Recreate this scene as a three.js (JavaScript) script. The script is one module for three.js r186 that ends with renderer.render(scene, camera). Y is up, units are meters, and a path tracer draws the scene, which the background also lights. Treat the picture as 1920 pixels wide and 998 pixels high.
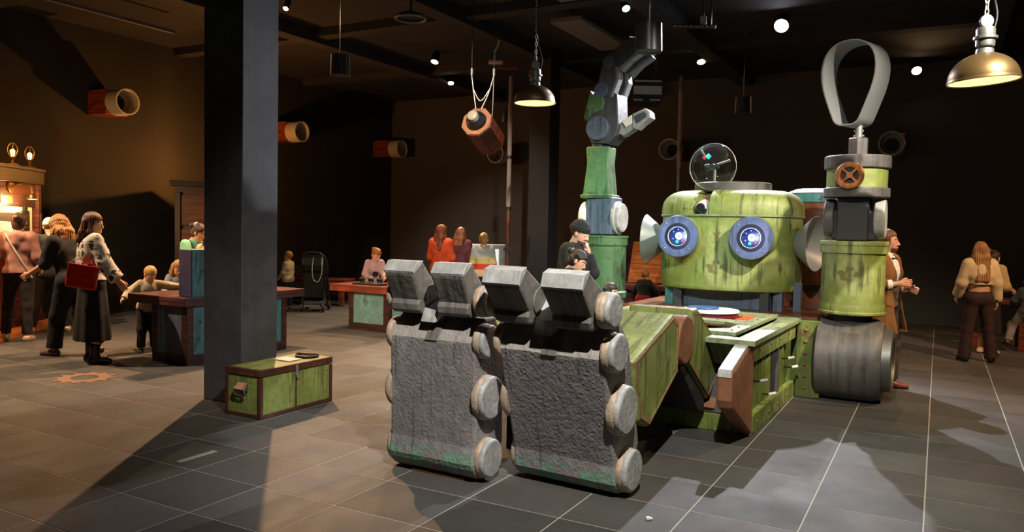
import * as THREE from 'three';
import { RoundedBoxGeometry } from 'three/addons/geometries/RoundedBoxGeometry.js';
import { mergeGeometries } from 'three/addons/utils/BufferGeometryUtils.js';
import { RectAreaLightUniformsLib } from 'three/addons/lights/RectAreaLightUniformsLib.js';

// ------------------------------------------------------------------ camera, light, exposure
RectAreaLightUniformsLib.init();
const scene = new THREE.Scene();
scene.background = new THREE.Color(0x000000);
const D2R = Math.PI / 180;
const camera = new THREE.PerspectiveCamera(2 * Math.atan(499 / 1456) / D2R, 1920 / 998, 0.1, 80);
camera.position.set(0, 1.7, 0);
camera.rotation.set(-2.87 * D2R, 0, 1.2 * D2R, 'XYZ');
const renderer = new THREE.WebGLRenderer({ antialias: true });
renderer.toneMapping = THREE.LinearToneMapping;
renderer.toneMappingExposure = 1.28;
renderer.shadowMap.enabled = true;
renderer.shadowMap.type = THREE.PCFSoftShadowMap;
const CEIL = 5.0;
function spot(parent, pos, target, color, intensity, angle, penumbra, radius = 1.5) {
  const l = new THREE.SpotLight(color, intensity, 0, angle * D2R, penumbra, 2);
  l.position.set(...pos); l.target.position.set(...target);
  l.castShadow = true; l.shadow.radius = radius; l.shadow.mapSize.set(1024, 1024); l.shadow.bias = -0.0005;
  (parent || scene).add(l); (parent || scene).add(l.target);
  return l;
}
// ceiling spotlights: [x, y, z], aim, colour, candela, half angle, penumbra (each one gets its fitting further down)
const SPOTS = [
  { p: [0.6, 4.8, -1.9], t: [0.7, 0.6, -6.4], c: 0xfffaf0, i: 105, a: 37, n: 0.6, own: 'key' },
  { p: [4.3, 4.8, -4.1], t: [1.9, 1.4, -9.0], c: 0xfff4e2, i: 180, a: 23, n: 0.7, own: 'side' },
  { p: [1.52, 4.8, -11.05], t: [2.4, 0.3, -7.0], c: 0xf4f6ff, i: 55, a: 40, n: 0.5, own: 'a' },
  { p: [3.96, 4.8, -11.8], t: [1.2, 0.8, -6.8], c: 0xf6f6ff, i: 120, a: 46, n: 0.5, own: 'b', r: 1.9 },
  { p: [-3.35, 4.8, -11.41], t: [-3.6, 0, -7.4], c: 0xffc690, i: 120, a: 58, n: 0.5, own: 'c', r: 0.7 },
  { p: [-1.54, 4.8, -14.85], t: [-2.4, 0, -12.6], c: 0xffd6aa, i: 55, a: 52, n: 0.6, own: 'd', r: 1.3 },
  { p: [-1.41, 4.8, -17.01], t: [-0.9, 0, -14.2], c: 0xffe2c0, i: 60, a: 46, n: 0.6, own: 'e', r: 1.2 },
  { p: [3.38, 4.8, -14.37], t: [3.4, 0, -11.6], c: 0xffd8b0, i: 26, a: 50, n: 0.6, own: 'f', r: 1.4 },
  { p: [7.52, 4.8, -14.76], t: [6.0, 0, -9.0], c: 0xffc890, i: 9, a: 56, n: 0.6, own: 'g', r: 1.6 },
  { p: [-3.4, 4.8, -4.2], t: [1.75, 1.6, -9.2], c: 0x58ffd8, i: 36, a: 11, n: 0.6, own: 'i' },
  { p: [-7.3, 4.8, -8.6], t: [-5.4, 0.6, -10.0], c: 0xffd8b0, i: 95, a: 46, n: 0.6, own: 'j' },
  { p: [-0.7, 4.8, -7.2], t: [-0.5, 1.9, -15.2], c: 0xfff0dc, i: 110, a: 13, n: 0.6, own: 'm' },  // added fill light, out of view, to brighten pole, barrel and television
  { p: [7.2, 4.8, -6.4], t: [5.6, 0.4, -9.6], c: 0xffcb9a, i: 85, a: 40, n: 0.6, own: 'k' },
];

// ------------------------------------------------------------------ small helpers
function rng(seed) { let a = seed >>> 0; return () => { a = (a + 0x6D2B79F5) | 0; let t = Math.imul(a ^ (a >>> 15), 1 | a); t = (t + Math.imul(t ^ (t >>> 7), 61 | t)) ^ t; return ((t ^ (t >>> 14)) >>> 0) / 4294967296; }; }
const lerp = (a, b, t) => a + (b - a) * t, clamp = (x, a, b) => x < a ? a : x > b ? b : x, sstep = (a, b, x) => { const t = clamp((x - a) / (b - a), 0, 1); return t * t * (3 - 2 * t); };
const used = {};
function numbered(n) { const k = used[n] = (used[n] ?? -1) + 1; return k ? n + '_' + String(k).padStart(3, '0') : n; }
function shadow(o) { o.traverse(c => { if (c.isMesh) { c.castShadow = true; c.receiveShadow = true; } }); return o; }
function thing(name, label, category, pos = [0, 0, 0], turn = 0, group) {
  const o = new THREE.Group(); o.name = numbered(name); o.position.set(...pos); o.rotation.y = turn;
  o.userData = { label, category }; if (group) o.userData.group = group; scene.add(o); return o;
}
function structure(o) { o.userData.kind = 'structure'; return o; }
// tileable value noise
function noiseGrid(seed) { const r = rng(seed), g = new Float32Array(65536); for (let i = 0; i < 65536; i++) g[i] = r(); return g; }
const NG = noiseGrid(7);
function vn(x, y, per, off) {   // period per cells
  const xi = Math.floor(x), yi = Math.floor(y); let fx = x - xi, fy = y - yi; fx = fx * fx * (3 - 2 * fx); fy = fy * fy * (3 - 2 * fy);
  const m = (a) => ((a % per) + per) % per, x0 = m(xi), x1 = m(xi + 1), y0 = m(yi), y1 = m(yi + 1), h = (a, b) => NG[(a * 131 + b * 3571 + off * 7919) & 65535];
  return lerp(lerp(h(x0, y0), h(x1, y0), fx), lerp(h(x0, y1), h(x1, y1), fx), fy);
}
function fbm(u, v, base, oct, off) { let s = 0, a = 0.5, t = 0, p = base; for (let i = 0; i < oct; i++) { s += a * vn(u * p, v * p, p, off + i); t += a; a *= 0.5; p *= 2; } return s / t; }
function fbm2(u, v, bx, by, oct, off) { // stretched noise, u and v 0..1
  let s = 0, a = 0.5, t = 0, px = bx, py = by; for (let i = 0; i < oct; i++) { const per = Math.max(px, py); s += a * vnxy(u * px, v * py, px, py, off + i); t += a; a *= 0.5; px *= 2; py *= 2; } return s / t;
}
function vnxy(x, y, perx, pery, off) {
  const xi = Math.floor(x), yi = Math.floor(y); let fx = x - xi, fy = y - yi; fx = fx * fx * (3 - 2 * fx); fy = fy * fy * (3 - 2 * fy);
  const x0 = ((xi % perx) + perx) % perx, x1 = (x0 + 1) % perx, y0 = ((yi % pery) + pery) % pery, y1 = (y0 + 1) % pery, h = (a, b) => NG[(a * 131 + b * 3571 + off * 7919) & 65535];
  return lerp(lerp(h(x0, y0), h(x1, y0), fx), lerp(h(x0, y1), h(x1, y1), fx), fy);
}
function dataTex(n, fn, srgb, metres, single) {
  const d = new Uint8Array(n * n * 4);
  for (let j = 0; j < n; j++) for (let i = 0; i < n; i++) { const c = fn(i / n, j / n), k = (j * n + i) * 4; if (single) { d[k] = d[k + 1] = d[k + 2] = clamp(c, 0, 1) * 255; } else { d[k] = clamp(c[0], 0, 255); d[k + 1] = clamp(c[1], 0, 255); d[k + 2] = clamp(c[2], 0, 255); } d[k + 3] = 255; }
  const t = new THREE.DataTexture(d, n, n, THREE.RGBAFormat); t.wrapS = t.wrapT = THREE.RepeatWrapping; t.magFilter = THREE.LinearFilter; t.minFilter = THREE.LinearMipmapLinearFilter; t.generateMipmaps = true;
  if (srgb) t.colorSpace = THREE.SRGBColorSpace; t.repeat.set(1 / metres, 1 / metres); t.needsUpdate = true; return t;
}
const mix3 = (a, b, t) => [lerp(a[0], b[0], t), lerp(a[1], b[1], t), lerp(a[2], b[2], t)];
// box-mapped uv in metres
function boxUV(g) {
  if (g.index) g = g.toNonIndexed();
  const p = g.attributes.position, uv = new Float32Array(p.count * 2);
  for (let i = 0; i < p.count; i += 3) {
    const ax = p.getX(i), ay = p.getY(i), az = p.getZ(i), ux = p.getX(i + 1) - ax, uy = p.getY(i + 1) - ay, uz = p.getZ(i + 1) - az, vx = p.getX(i + 2) - ax, vy = p.getY(i + 2) - ay, vz = p.getZ(i + 2) - az;
    const nx = Math.abs(uy * vz - uz * vy), ny = Math.abs(uz * vx - ux * vz), nz = Math.abs(ux * vy - uy * vx);
    for (let k = 0; k < 3; k++) { const j = i + k; const X = p.getX(j), Y = p.getY(j), Z = p.getZ(j); let a, b; if (ny > nx && ny > nz) { a = X; b = Z; } else if (nx > nz) { a = Z + 0.31; b = Y; } else { a = X; b = Y; } uv[2 * j] = a; uv[2 * j + 1] = b; }
  }
  g.setAttribute('uv', new THREE.BufferAttribute(uv, 2)); return g;
}
function clean(g) { if (g.index) g = g.toNonIndexed(); for (const k of Object.keys(g.attributes)) if (!['position', 'normal', 'uv'].includes(k)) g.deleteAttribute(k); if (!g.attributes.normal) g.computeVertexNormals(); if (g.morphAttributes) g.morphAttributes = {}; return g; }
function join(gs) { gs = gs.map(clean); const out = gs.length > 1 ? mergeGeometries(gs, false) : gs[0]; return out; }
function part(name, gs, mat, parent, pos, rot) {
  const arr = Array.isArray(gs) ? gs : [gs];
  const g = boxUV(join(arr.map(x => { const y = clean(x); if (!y.attributes.uv) y.setAttribute('uv', new THREE.BufferAttribute(new Float32Array(y.attributes.position.count * 2), 2)); return y; })));
  const m = new THREE.Mesh(g, mat); m.name = name; if (pos) m.position.set(...pos); if (rot) m.rotation.set(...rot); m.castShadow = m.receiveShadow = true; if (parent) parent.add(m); return m;
}
function single(name, gs, mat, label, category, pos, rot, group) { const m = part(numbered(name), gs, mat, scene, pos, rot); m.userData = { label, category }; if (group) m.userData.group = group; return m; }
const mv = (g, x, y, z) => { g.translate(x, y, z); return g; };
function box(w, h, d, x = 0, y = 0, z = 0, r = 0) { const g = r > 0 ? new RoundedBoxGeometry(w, h, d, 2, Math.min(r, w / 2.01, h / 2.01, d / 2.01)) : new THREE.BoxGeometry(w, h, d); return mv(g, x, y, z); }
function cyl(r0, r1, h, seg = 32, open = false) { return new THREE.CylinderGeometry(r1, r0, h, seg, 1, open); }   // r0 bottom, r1 top
function lathe(pts, seg = 48) { return new THREE.LatheGeometry(pts.map(p => new THREE.Vector2(p[0], p[1])), seg); }
// disc with rounded rims, axis y, from y=0 to h
function disc(r, h, b = 0.02, seg = 40) { const P = [[0.0001, 0]]; for (let i = 0; i <= 4; i++) { const t = -Math.PI / 2 + i / 4 * Math.PI / 2; P.push([r - b + b * Math.cos(t), b + b * Math.sin(t)]); } for (let i = 0; i <= 4; i++) { const t = i / 4 * Math.PI / 2; P.push([r - b + b * Math.cos(t), h - b + b * Math.sin(t)]); } P.push([0.0001, h]); return hard(lathe(P, seg)); }
function hard(g) { return toCreased(g, 0.7); }
function toCreased(g, ang) { // split normals on sharp edges
  g = g.toNonIndexed(); const p = g.attributes.position, n = p.count, key = i => `${Math.round(p.getX(i) * 1e4)},${Math.round(p.getY(i) * 1e4)},${Math.round(p.getZ(i) * 1e4)}`;
  const fn = [], map = new Map(), a = new THREE.Vector3(), b = new THREE.Vector3(), c = new THREE.Vector3();
  for (let i = 0; i < n; i += 3) { a.fromBufferAttribute(p, i); b.fromBufferAttribute(p, i + 1).sub(a); c.fromBufferAttribute(p, i + 2).sub(a); const f = b.clone().cross(c); fn.push(f); for (let k = 0; k < 3; k++) { const q = key(i + k); if (!map.has(q)) map.set(q, []); map.get(q).push(f); } }
  const N = new Float32Array(n * 3), cs = Math.cos(ang);
  for (let i = 0; i < n; i++) { const f = fn[Math.floor(i / 3)], fl = f.length() || 1; a.set(0, 0, 0); for (const o of map.get(key(i))) { const ol = o.length(); if (ol > 0 && f.dot(o) / fl / ol > cs) a.add(o); } a.normalize(); N[3 * i] = a.x; N[3 * i + 1] = a.y; N[3 * i + 2] = a.z; }
  g.setAttribute('normal', new THREE.BufferAttribute(N, 3)); return g;
}
const axX = g => { g.rotateZ(-Math.PI / 2); return g; };   // y axis -> +x
const axZ = g => { g.rotateX(Math.PI / 2); return g; };    // y axis -> +z
function poly(pts, depth, bev = 0.015, seg = 2, holes) { // outline in x-y, thickness along z 0..depth, bevel inside
  const s = new THREE.Shape(pts.map(p => new THREE.Vector2(p[0], p[1]))); for (const h of holes || []) s.holes.push(new THREE.Path(h.map(p => new THREE.Vector2(p[0], p[1]))));
  const g = new THREE.ExtrudeGeometry(s, bev > 0 ? { depth: Math.max(depth - 2 * bev, 0.001), bevelEnabled: true, bevelThickness: bev, bevelSize: bev, bevelOffset: -bev, bevelSegments: seg, curveSegments: 12 } : { depth, bevelEnabled: false, curveSegments: 12 });
  if (bev > 0) g.translate(0, 0, bev); return g;
}
function prof(pts, x0, x1, bev = 0.015) { // outline [z, y], spanning x0..x1
  const g = poly(pts, x1 - x0, bev); g.rotateY(-Math.PI / 2); g.translate(x1, 0, 0); return g;
}
function tube(pts, r, seg = 24, rad = 8, closed = false) { return new THREE.TubeGeometry(new THREE.CatmullRomCurve3(pts.map(p => new THREE.Vector3(...p)), closed), seg, r, rad, closed); }
function rod(a, b, r, seg = 10, r2) { const A = new THREE.Vector3(...a), B = new THREE.Vector3(...b), d = B.clone().sub(A), g = new THREE.CylinderGeometry(r2 ?? r, r, d.length(), seg); g.applyQuaternion(new THREE.Quaternion().setFromUnitVectors(new THREE.Vector3(0, 1, 0), d.normalize())); g.translate((A.x + B.x) / 2, (A.y + B.y) / 2, (A.z + B.z) / 2); return g; }
const sph = (r, x, y, z, s = 16) => mv(new THREE.SphereGeometry(r, s, Math.round(s * 0.7)), x, y, z);
// worn edges: darkens / rusts vertices whose normal is between the main faces (the bevels), as chipped paint does
const YAW = -28.75 * D2R, CT = Math.cos(28.75 * D2R), ST = Math.sin(28.75 * D2R);
const hall = (u, w, y = 0) => [u * CT + w * ST, y, u * ST - w * CT];   // hall axes (along the tile joints) to world
// ------------------------------------------------------------------ materials
function worn(base, dark, rust, seed, o = {}) { // painted metal / plaster with streaks, blotches and chips
  const n = o.n || 512, light = o.light || base.map(c => Math.min(255, c * 1.18 + 8));
  const map = dataTex(n, (u, v) => {
    const f = fbm(u, v, 4, 5, seed), st = fbm2(u, v, 28, 2, 3, seed + 9), g = fbm(u, v, 24, 3, seed + 20), s2 = fbm2(u, v, 64, 3, 2, seed + 31);
    let c = mix3(base, light, 0.7 * sstep(0.4, 0.7, f)); c = mix3(c, dark, 0.6 * sstep(0.56, 0.74, st * 0.45 + f * 0.55) * (o.streak ?? 1));
    c = mix3(c, dark, 0.45 * sstep(0.62, 0.8, s2) * sstep(0.45, 0.6, st) * (o.streak ?? 1)); if (o.band) { const y = ((v * (o.m || 1.3) + 0.4) % (o.m || 1.3)) - 0.4, e = y + 0.05 * (fbm(u, v, 10, 3, seed + 60) - 0.5); c = mix3(c, o.band, 0.75 * sstep(-0.11, -0.06, e) * (1 - sstep(0.0, 0.07, e)) * sstep(0.35, 0.6, fbm(u, v, 18, 3, seed + 66))); c = mix3(c, o.pale, 0.6 * sstep(0.76, 0.8, e)); } c = mix3(c, rust, 0.7 * (o.rust ?? 1) * sstep(0.66, 0.74, f * 0.55 + g * 0.45)); const k = 0.9 + 0.2 * g; return [c[0] * k, c[1] * k, c[2] * k];  // band is paint; pale puts the light on the sloping sole top into the colour
  }, true, o.m || 1.3);
  const bump = dataTex(n, (u, v) => { const a = fbm(u, v, o.bf || 30, 3, seed + 40), b = fbm2(u, v, 40, 4, 2, seed + 50); return 0.7 * a + 0.3 * b; }, false, o.m || 1.3, true);
  return new THREE.MeshStandardMaterial({ map, bumpMap: bump, bumpScale: o.bump ?? 0.004, roughness: o.rough ?? 0.6, metalness: o.metal ?? 0 });
}
function plain(hex, rough = 0.7, metal = 0) { return new THREE.MeshStandardMaterial({ color: hex, roughness: rough, metalness: metal }); }
function glow(hex, k, base = 0x111111) { return new THREE.MeshStandardMaterial({ color: base, emissive: hex, emissiveIntensity: k, roughness: 0.5 }); }
function woodMat(a, b, seed, m = 0.9) {
  const map = dataTex(512, (u, v) => { const g = fbm2(u, v, 3, 40, 4, seed), f = fbm(u, v, 4, 3, seed + 5), l = fbm2(u, v, 6, 120, 2, seed + 8); let c = mix3(a, b, sstep(0.3, 0.7, g * 0.7 + f * 0.3)); const k = 0.86 + 0.28 * l; return [c[0] * k, c[1] * k, c[2] * k]; }, true, m);
  return new THREE.MeshStandardMaterial({ map, roughness: 0.45 });
}
const M = {
  green: worn([114, 124, 60], [62, 66, 30], [84, 72, 36], 1, { rough: 0.55, streak: 1.35, light: [154, 160, 104] }),
  greenDark: worn([84, 96, 40], [42, 46, 20], [84, 52, 30], 2, { rough: 0.55 }),
  greenTealLit: worn([62, 94, 58], [28, 50, 32], [60, 52, 34], 3, { rough: 0.5 }),  // robot green with the tint of the teal light put into the colour
  edge: worn([138, 100, 72], [90, 62, 44], [168, 146, 124], 4, { rough: 0.6, n: 256, m: 0.6 }),
  sole: worn([122, 117, 117], [46, 45, 45], [112, 76, 56], 5, { n: 1024, rough: 0.58, bump: 0.007, bf: 84, rust: 0.35, streak: 0.9, band: [92, 140, 112], pale: [150, 144, 134] }),  // pale: lit upper slope of the sole, painted as lighter grey
  toe: worn([94, 91, 86], [60, 58, 54], [128, 92, 70], 6, { rough: 0.6, bump: 0.006, rust: 0.4 }),  // darkened base: shade on the toe fronts is put into the colour
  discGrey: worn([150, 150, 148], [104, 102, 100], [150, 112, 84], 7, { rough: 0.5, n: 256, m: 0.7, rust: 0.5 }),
  dark: worn([66, 64, 66], [40, 38, 40], [86, 66, 54], 8, { rough: 0.55, bump: 0.003, rust: 0.4 }),
  drum: worn([74, 70, 67], [54, 50, 48], [108, 88, 74], 9, { rough: 0.5, bump: 0.002, rust: 0.3 }),
  rust: worn([126, 82, 56], [84, 54, 38], [162, 108, 70], 10, { rough: 0.6, n: 256 }),
  copper: worn([98, 56, 34], [62, 36, 24], [84, 88, 66], 11, { rough: 0.4, metal: 0.3, n: 256 }),
  blueGrey: worn([72, 82, 100], [44, 50, 64], [70, 66, 70], 12, { rough: 0.5, n: 256, rust: 0.3 }),
  hand: worn([58, 61, 66], [40, 42, 46], [70, 74, 76], 13, { rough: 0.5, n: 256, rust: 0.2 }),
  handLight: worn([128, 134, 134], [92, 100, 100], [120, 128, 124], 14, { rough: 0.5, n: 256, rust: 0.4 }),  // paler hand grey, light on the right-facing sides put into the colour
  verdigris: worn([118, 128, 92], [80, 86, 62], [60, 70, 64], 15, { rough: 0.6, n: 256 }),
  steel: new THREE.MeshStandardMaterial({ color: 0x9a9a98, roughness: 0.35, metalness: 0.5 }),
  steelDull: new THREE.MeshStandardMaterial({ color: 0x727270, roughness: 0.45, metalness: 0.7 }),
  chain: new THREE.MeshStandardMaterial({ color: 0xb0aca4, roughness: 0.4, metalness: 0.6 }),
  horn: new THREE.MeshStandardMaterial({ color: 0x8c9294, roughness: 0.35, metalness: 0.25 }),
  black: plain(0x101012, 0.5), blackMatte: plain(0x0b0b0c, 0.9), charcoal: plain(0x2a2a2c, 0.6), white: plain(0xd8d4cc, 0.6),
  brass: new THREE.MeshStandardMaterial({ color: 0x8a6a3a, roughness: 0.4, metalness: 0.8 }),
  brassDark: new THREE.MeshStandardMaterial({ color: 0x6a5636, roughness: 0.42, metalness: 0.75 }),
  orange: worn([196, 118, 58], [140, 78, 40], [150, 92, 56], 16, { rough: 0.5, n: 256 }),
  wood: woodMat([120, 54, 28], [74, 32, 18], 21), woodDark: woodMat([74, 34, 24], [40, 20, 16], 22), woodOrange: woodMat([196, 116, 50], [150, 80, 34], 23), woodPlum: woodMat([92, 52, 46], [58, 32, 32], 24),
  teal: worn([58, 112, 116], [38, 66, 70], [32, 34, 34], 25, { rough: 0.5, n: 256, rust: 0.8, m: 0.8 }),
  tealPale: worn([104, 140, 132], [72, 98, 92], [52, 58, 54], 26, { rough: 0.5, n: 256, m: 0.9 }),
  purple: worn([52, 48, 84], [36, 34, 58], [40, 40, 52], 27, { rough: 0.5, n: 256 }),
  chest: worn([128, 140, 72], [70, 74, 36], [92, 84, 44], 28, { rough: 0.55, m: 0.8 }),
  chestEdge: worn([74, 42, 30], [44, 26, 20], [104, 64, 42], 29, { rough: 0.5, n: 256 }),
  glass: new THREE.MeshPhysicalMaterial({ color: 0xffffff, roughness: 0.02, transmission: 1, thickness: 0, ior: 1.45, specularIntensity: 1 }),
  grout: plain(0x9c958c, 0.8),
};
const wallTex = dataTex(256, (u, v) => { const f = fbm(u, v, 4, 5, 60), k = 0.85 + 0.3 * f; return [34 * k, 31 * k, 29 * k]; }, true, 3);
M.wall = new THREE.MeshStandardMaterial({ map: wallTex, roughness: 0.85 });
M.ceiling = plain(0x242226, 0.9); M.beam = plain(0x2a282b, 0.85); M.beamLight = plain(0x6c6666, 0.85);
M.column = worn([68, 68, 71], [54, 54, 57], [30, 30, 34], 61, { rough: 0.7, bump: 0.0015, streak: 0.3, rust: 0.35, m: 2.2 });
M.columnPaint = plain(0x1a1a1c, 0.6);
M.tiles = [0, 1, 2, 3, 4].map(k => { const b = [68, 66.5, 64.5].map((c, i) => c + (k - 2) * 3.5 + (i === 0 ? (k % 2) * 3 : 0)); const map = dataTex(256, (u, v) => { const f = fbm(u, v, 3, 5, 70 + k * 7), g = fbm(u, v, 40, 2, 90 + k); const q = 0.86 + 0.22 * f + 0.07 * g; return [b[0] * q, b[1] * q, b[2] * q]; }, true, 0.9); const r = dataTex(256, (u, v) => 0.56 + 0.22 * fbm(u, v, 4, 4, 120 + k), false, 0.9, true); return new THREE.MeshPhysicalMaterial({ map, roughness: 1, roughnessMap: r, specularIntensity: 0.6 }); });

M.wallBack = new THREE.MeshStandardMaterial({ color: 0x4c4846, roughness: 0.85 });
M.rim = worn([150, 132, 114], [110, 90, 74], [170, 112, 70], 44, { rough: 0.6, n: 256, m: 0.5, rust: 1.2 });
// ------------------------------------------------------------------ the hall
{
  const U0 = -13.05, U1 = 10.5, W0 = -6, W1 = 16.9, uc = (U0 + U1) / 2, wc = (W0 + W1) / 2;
  const floor = structure(new THREE.Group()); floor.name = 'floor'; floor.rotation.y = YAW; scene.add(floor);
  part('screed', box(U1 - U0, 0.2, W1 - W0, uc, -0.1018, -wc), M.grout, floor);
  const tu = 0.6255, tw = 0.533, geo = boxUV(clean(box(tu - 0.009, 0.014, tw - 0.009, 0, -0.007, 0, 0.0012)));
  const list = [], v = new THREE.Vector3(), r = rng(11); camera.updateMatrixWorld(); camera.updateProjectionMatrix(); const inv = camera.matrixWorld.clone().invert(), pm = camera.projectionMatrix.clone();
  for (let i = -21; i < 17; i++) for (let j = -19; j < 24; j++) {
    const u = -0.01 + tu * (i + 0.5), w = 4.075 + tw * (j + 0.5); if (u < U0 || u > U1 || w < W0 || w > W1) continue;
    v.set(...hall(u, w)).applyMatrix4(inv); let seen = 0; if (v.z < -2.4) { const d = -v.z; v.applyMatrix4(pm); if (Math.abs(v.x) < 1.12 && v.y < 1.1 && v.y > -1.25) seen = 1 / d; }
    list.push({ u, w, seen, k: Math.floor(r() * 5), t: r() < 0.5 });
  }
  list.sort((a, b) => b.seen - a.seen);
  list.slice(0, 300).forEach((t, i) => { const m = new THREE.Mesh(geo, M.tiles[t.k]); m.name = 'floor_tile' + (i ? '_' + String(i).padStart(3, '0') : ''); m.position.set(t.u, 0, -t.w); if (t.t) m.rotation.y = Math.PI; m.receiveShadow = m.castShadow = true; floor.add(m); });
  const rest = list.slice(300), im = new THREE.InstancedMesh(geo, M.tiles[2], rest.length), mt = new THREE.Matrix4(), col = new THREE.Color();
  rest.forEach((t, i) => { mt.makeRotationY(t.t ? Math.PI : 0).setPosition(t.u, 0, -t.w); im.setMatrixAt(i, mt); const b = 0.9 + 0.05 * t.k; im.setColorAt(i, col.setRGB(b, b, b)); });
  im.name = 'far_floor_tiles'; im.userData.kind = 'stuff'; im.receiveShadow = true; floor.add(im);
  const wall = (n, w, d, u, ww, mt = M.wall) => { const m = structure(part(n, box(w, CEIL + 0.4, d), mt, scene)); m.position.set(...hall(u, ww, CEIL / 2 - 0.1)); m.rotation.y = YAW; };
  wall('wall_left', 0.3, W1 - W0 + 0.6, U0 - 0.15, wc); wall('wall_right', 0.3, W1 - W0 + 0.6, U1 + 0.15, wc);
  wall('wall_back', U1 - U0, 0.3, uc, W1 + 0.15, M.wallBack); wall('wall_front', U1 - U0, 0.3, uc, W0 - 0.15);
  const ceil = structure(part('ceiling', box(U1 - U0, 0.2, W1 - W0), M.ceiling, scene)); ceil.position.set(...hall(uc, wc, CEIL + 0.1)); ceil.rotation.y = YAW;
  let n = 0; const beam = (w, h, d, u, ww, y, m = M.beam) => { const b = structure(part('trim_' + (++n), box(w, h, d), m, scene)); b.position.set(...hall(u, ww, y)); b.rotation.y = YAW; };
  for (const u of [-9.6, -6.6, -3.7, 0.6, 4.6]) beam(0.3, 0.22, W1 - W0 - 0.1, u, wc, CEIL - 0.11);
  for (const w of [6.6, 10.2, 13.6]) beam(U1 - U0 - 0.1, 0.14, 0.26, uc, w, CEIL - 0.07);
  beam(0.5, 0.06, 2.2, -4.4, 8.6, CEIL - 0.2, M.beamLight); beam(0.5, 0.06, 2.0, -5.0, 11.6, CEIL - 0.2, M.beamLight); beam(1.3, 0.06, 0.5, -7.6, 5.2, CEIL - 0.2, M.beamLight);
  beam(0.9, 0.06, 0.34, -10.9, 6.3, CEIL - 0.2, M.beamLight); beam(1.6, 0.06, 0.3, -0.6, 9.2, CEIL - 0.2, M.beamLight); beam(0.06, 0.05, 6, -11, 5.5, CEIL - 0.26, M.beamLight);
  // pillars
  const pillar = (n, u, w, su, sw, m) => { const o = structure(part(n, box(su, CEIL, sw, 0, CEIL / 2, 0, 0.012), m, scene)); o.position.set(...hall(u, w)); o.rotation.y = YAW; };
  pillar('trim_pillar', -5.58 - 0.255, 5.03 + 0.22, 0.51, 0.44, M.column);
  pillar('trim_dark_pillar', -6.55, 13.1, 0.42, 0.42, M.columnPaint);
}
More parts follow.
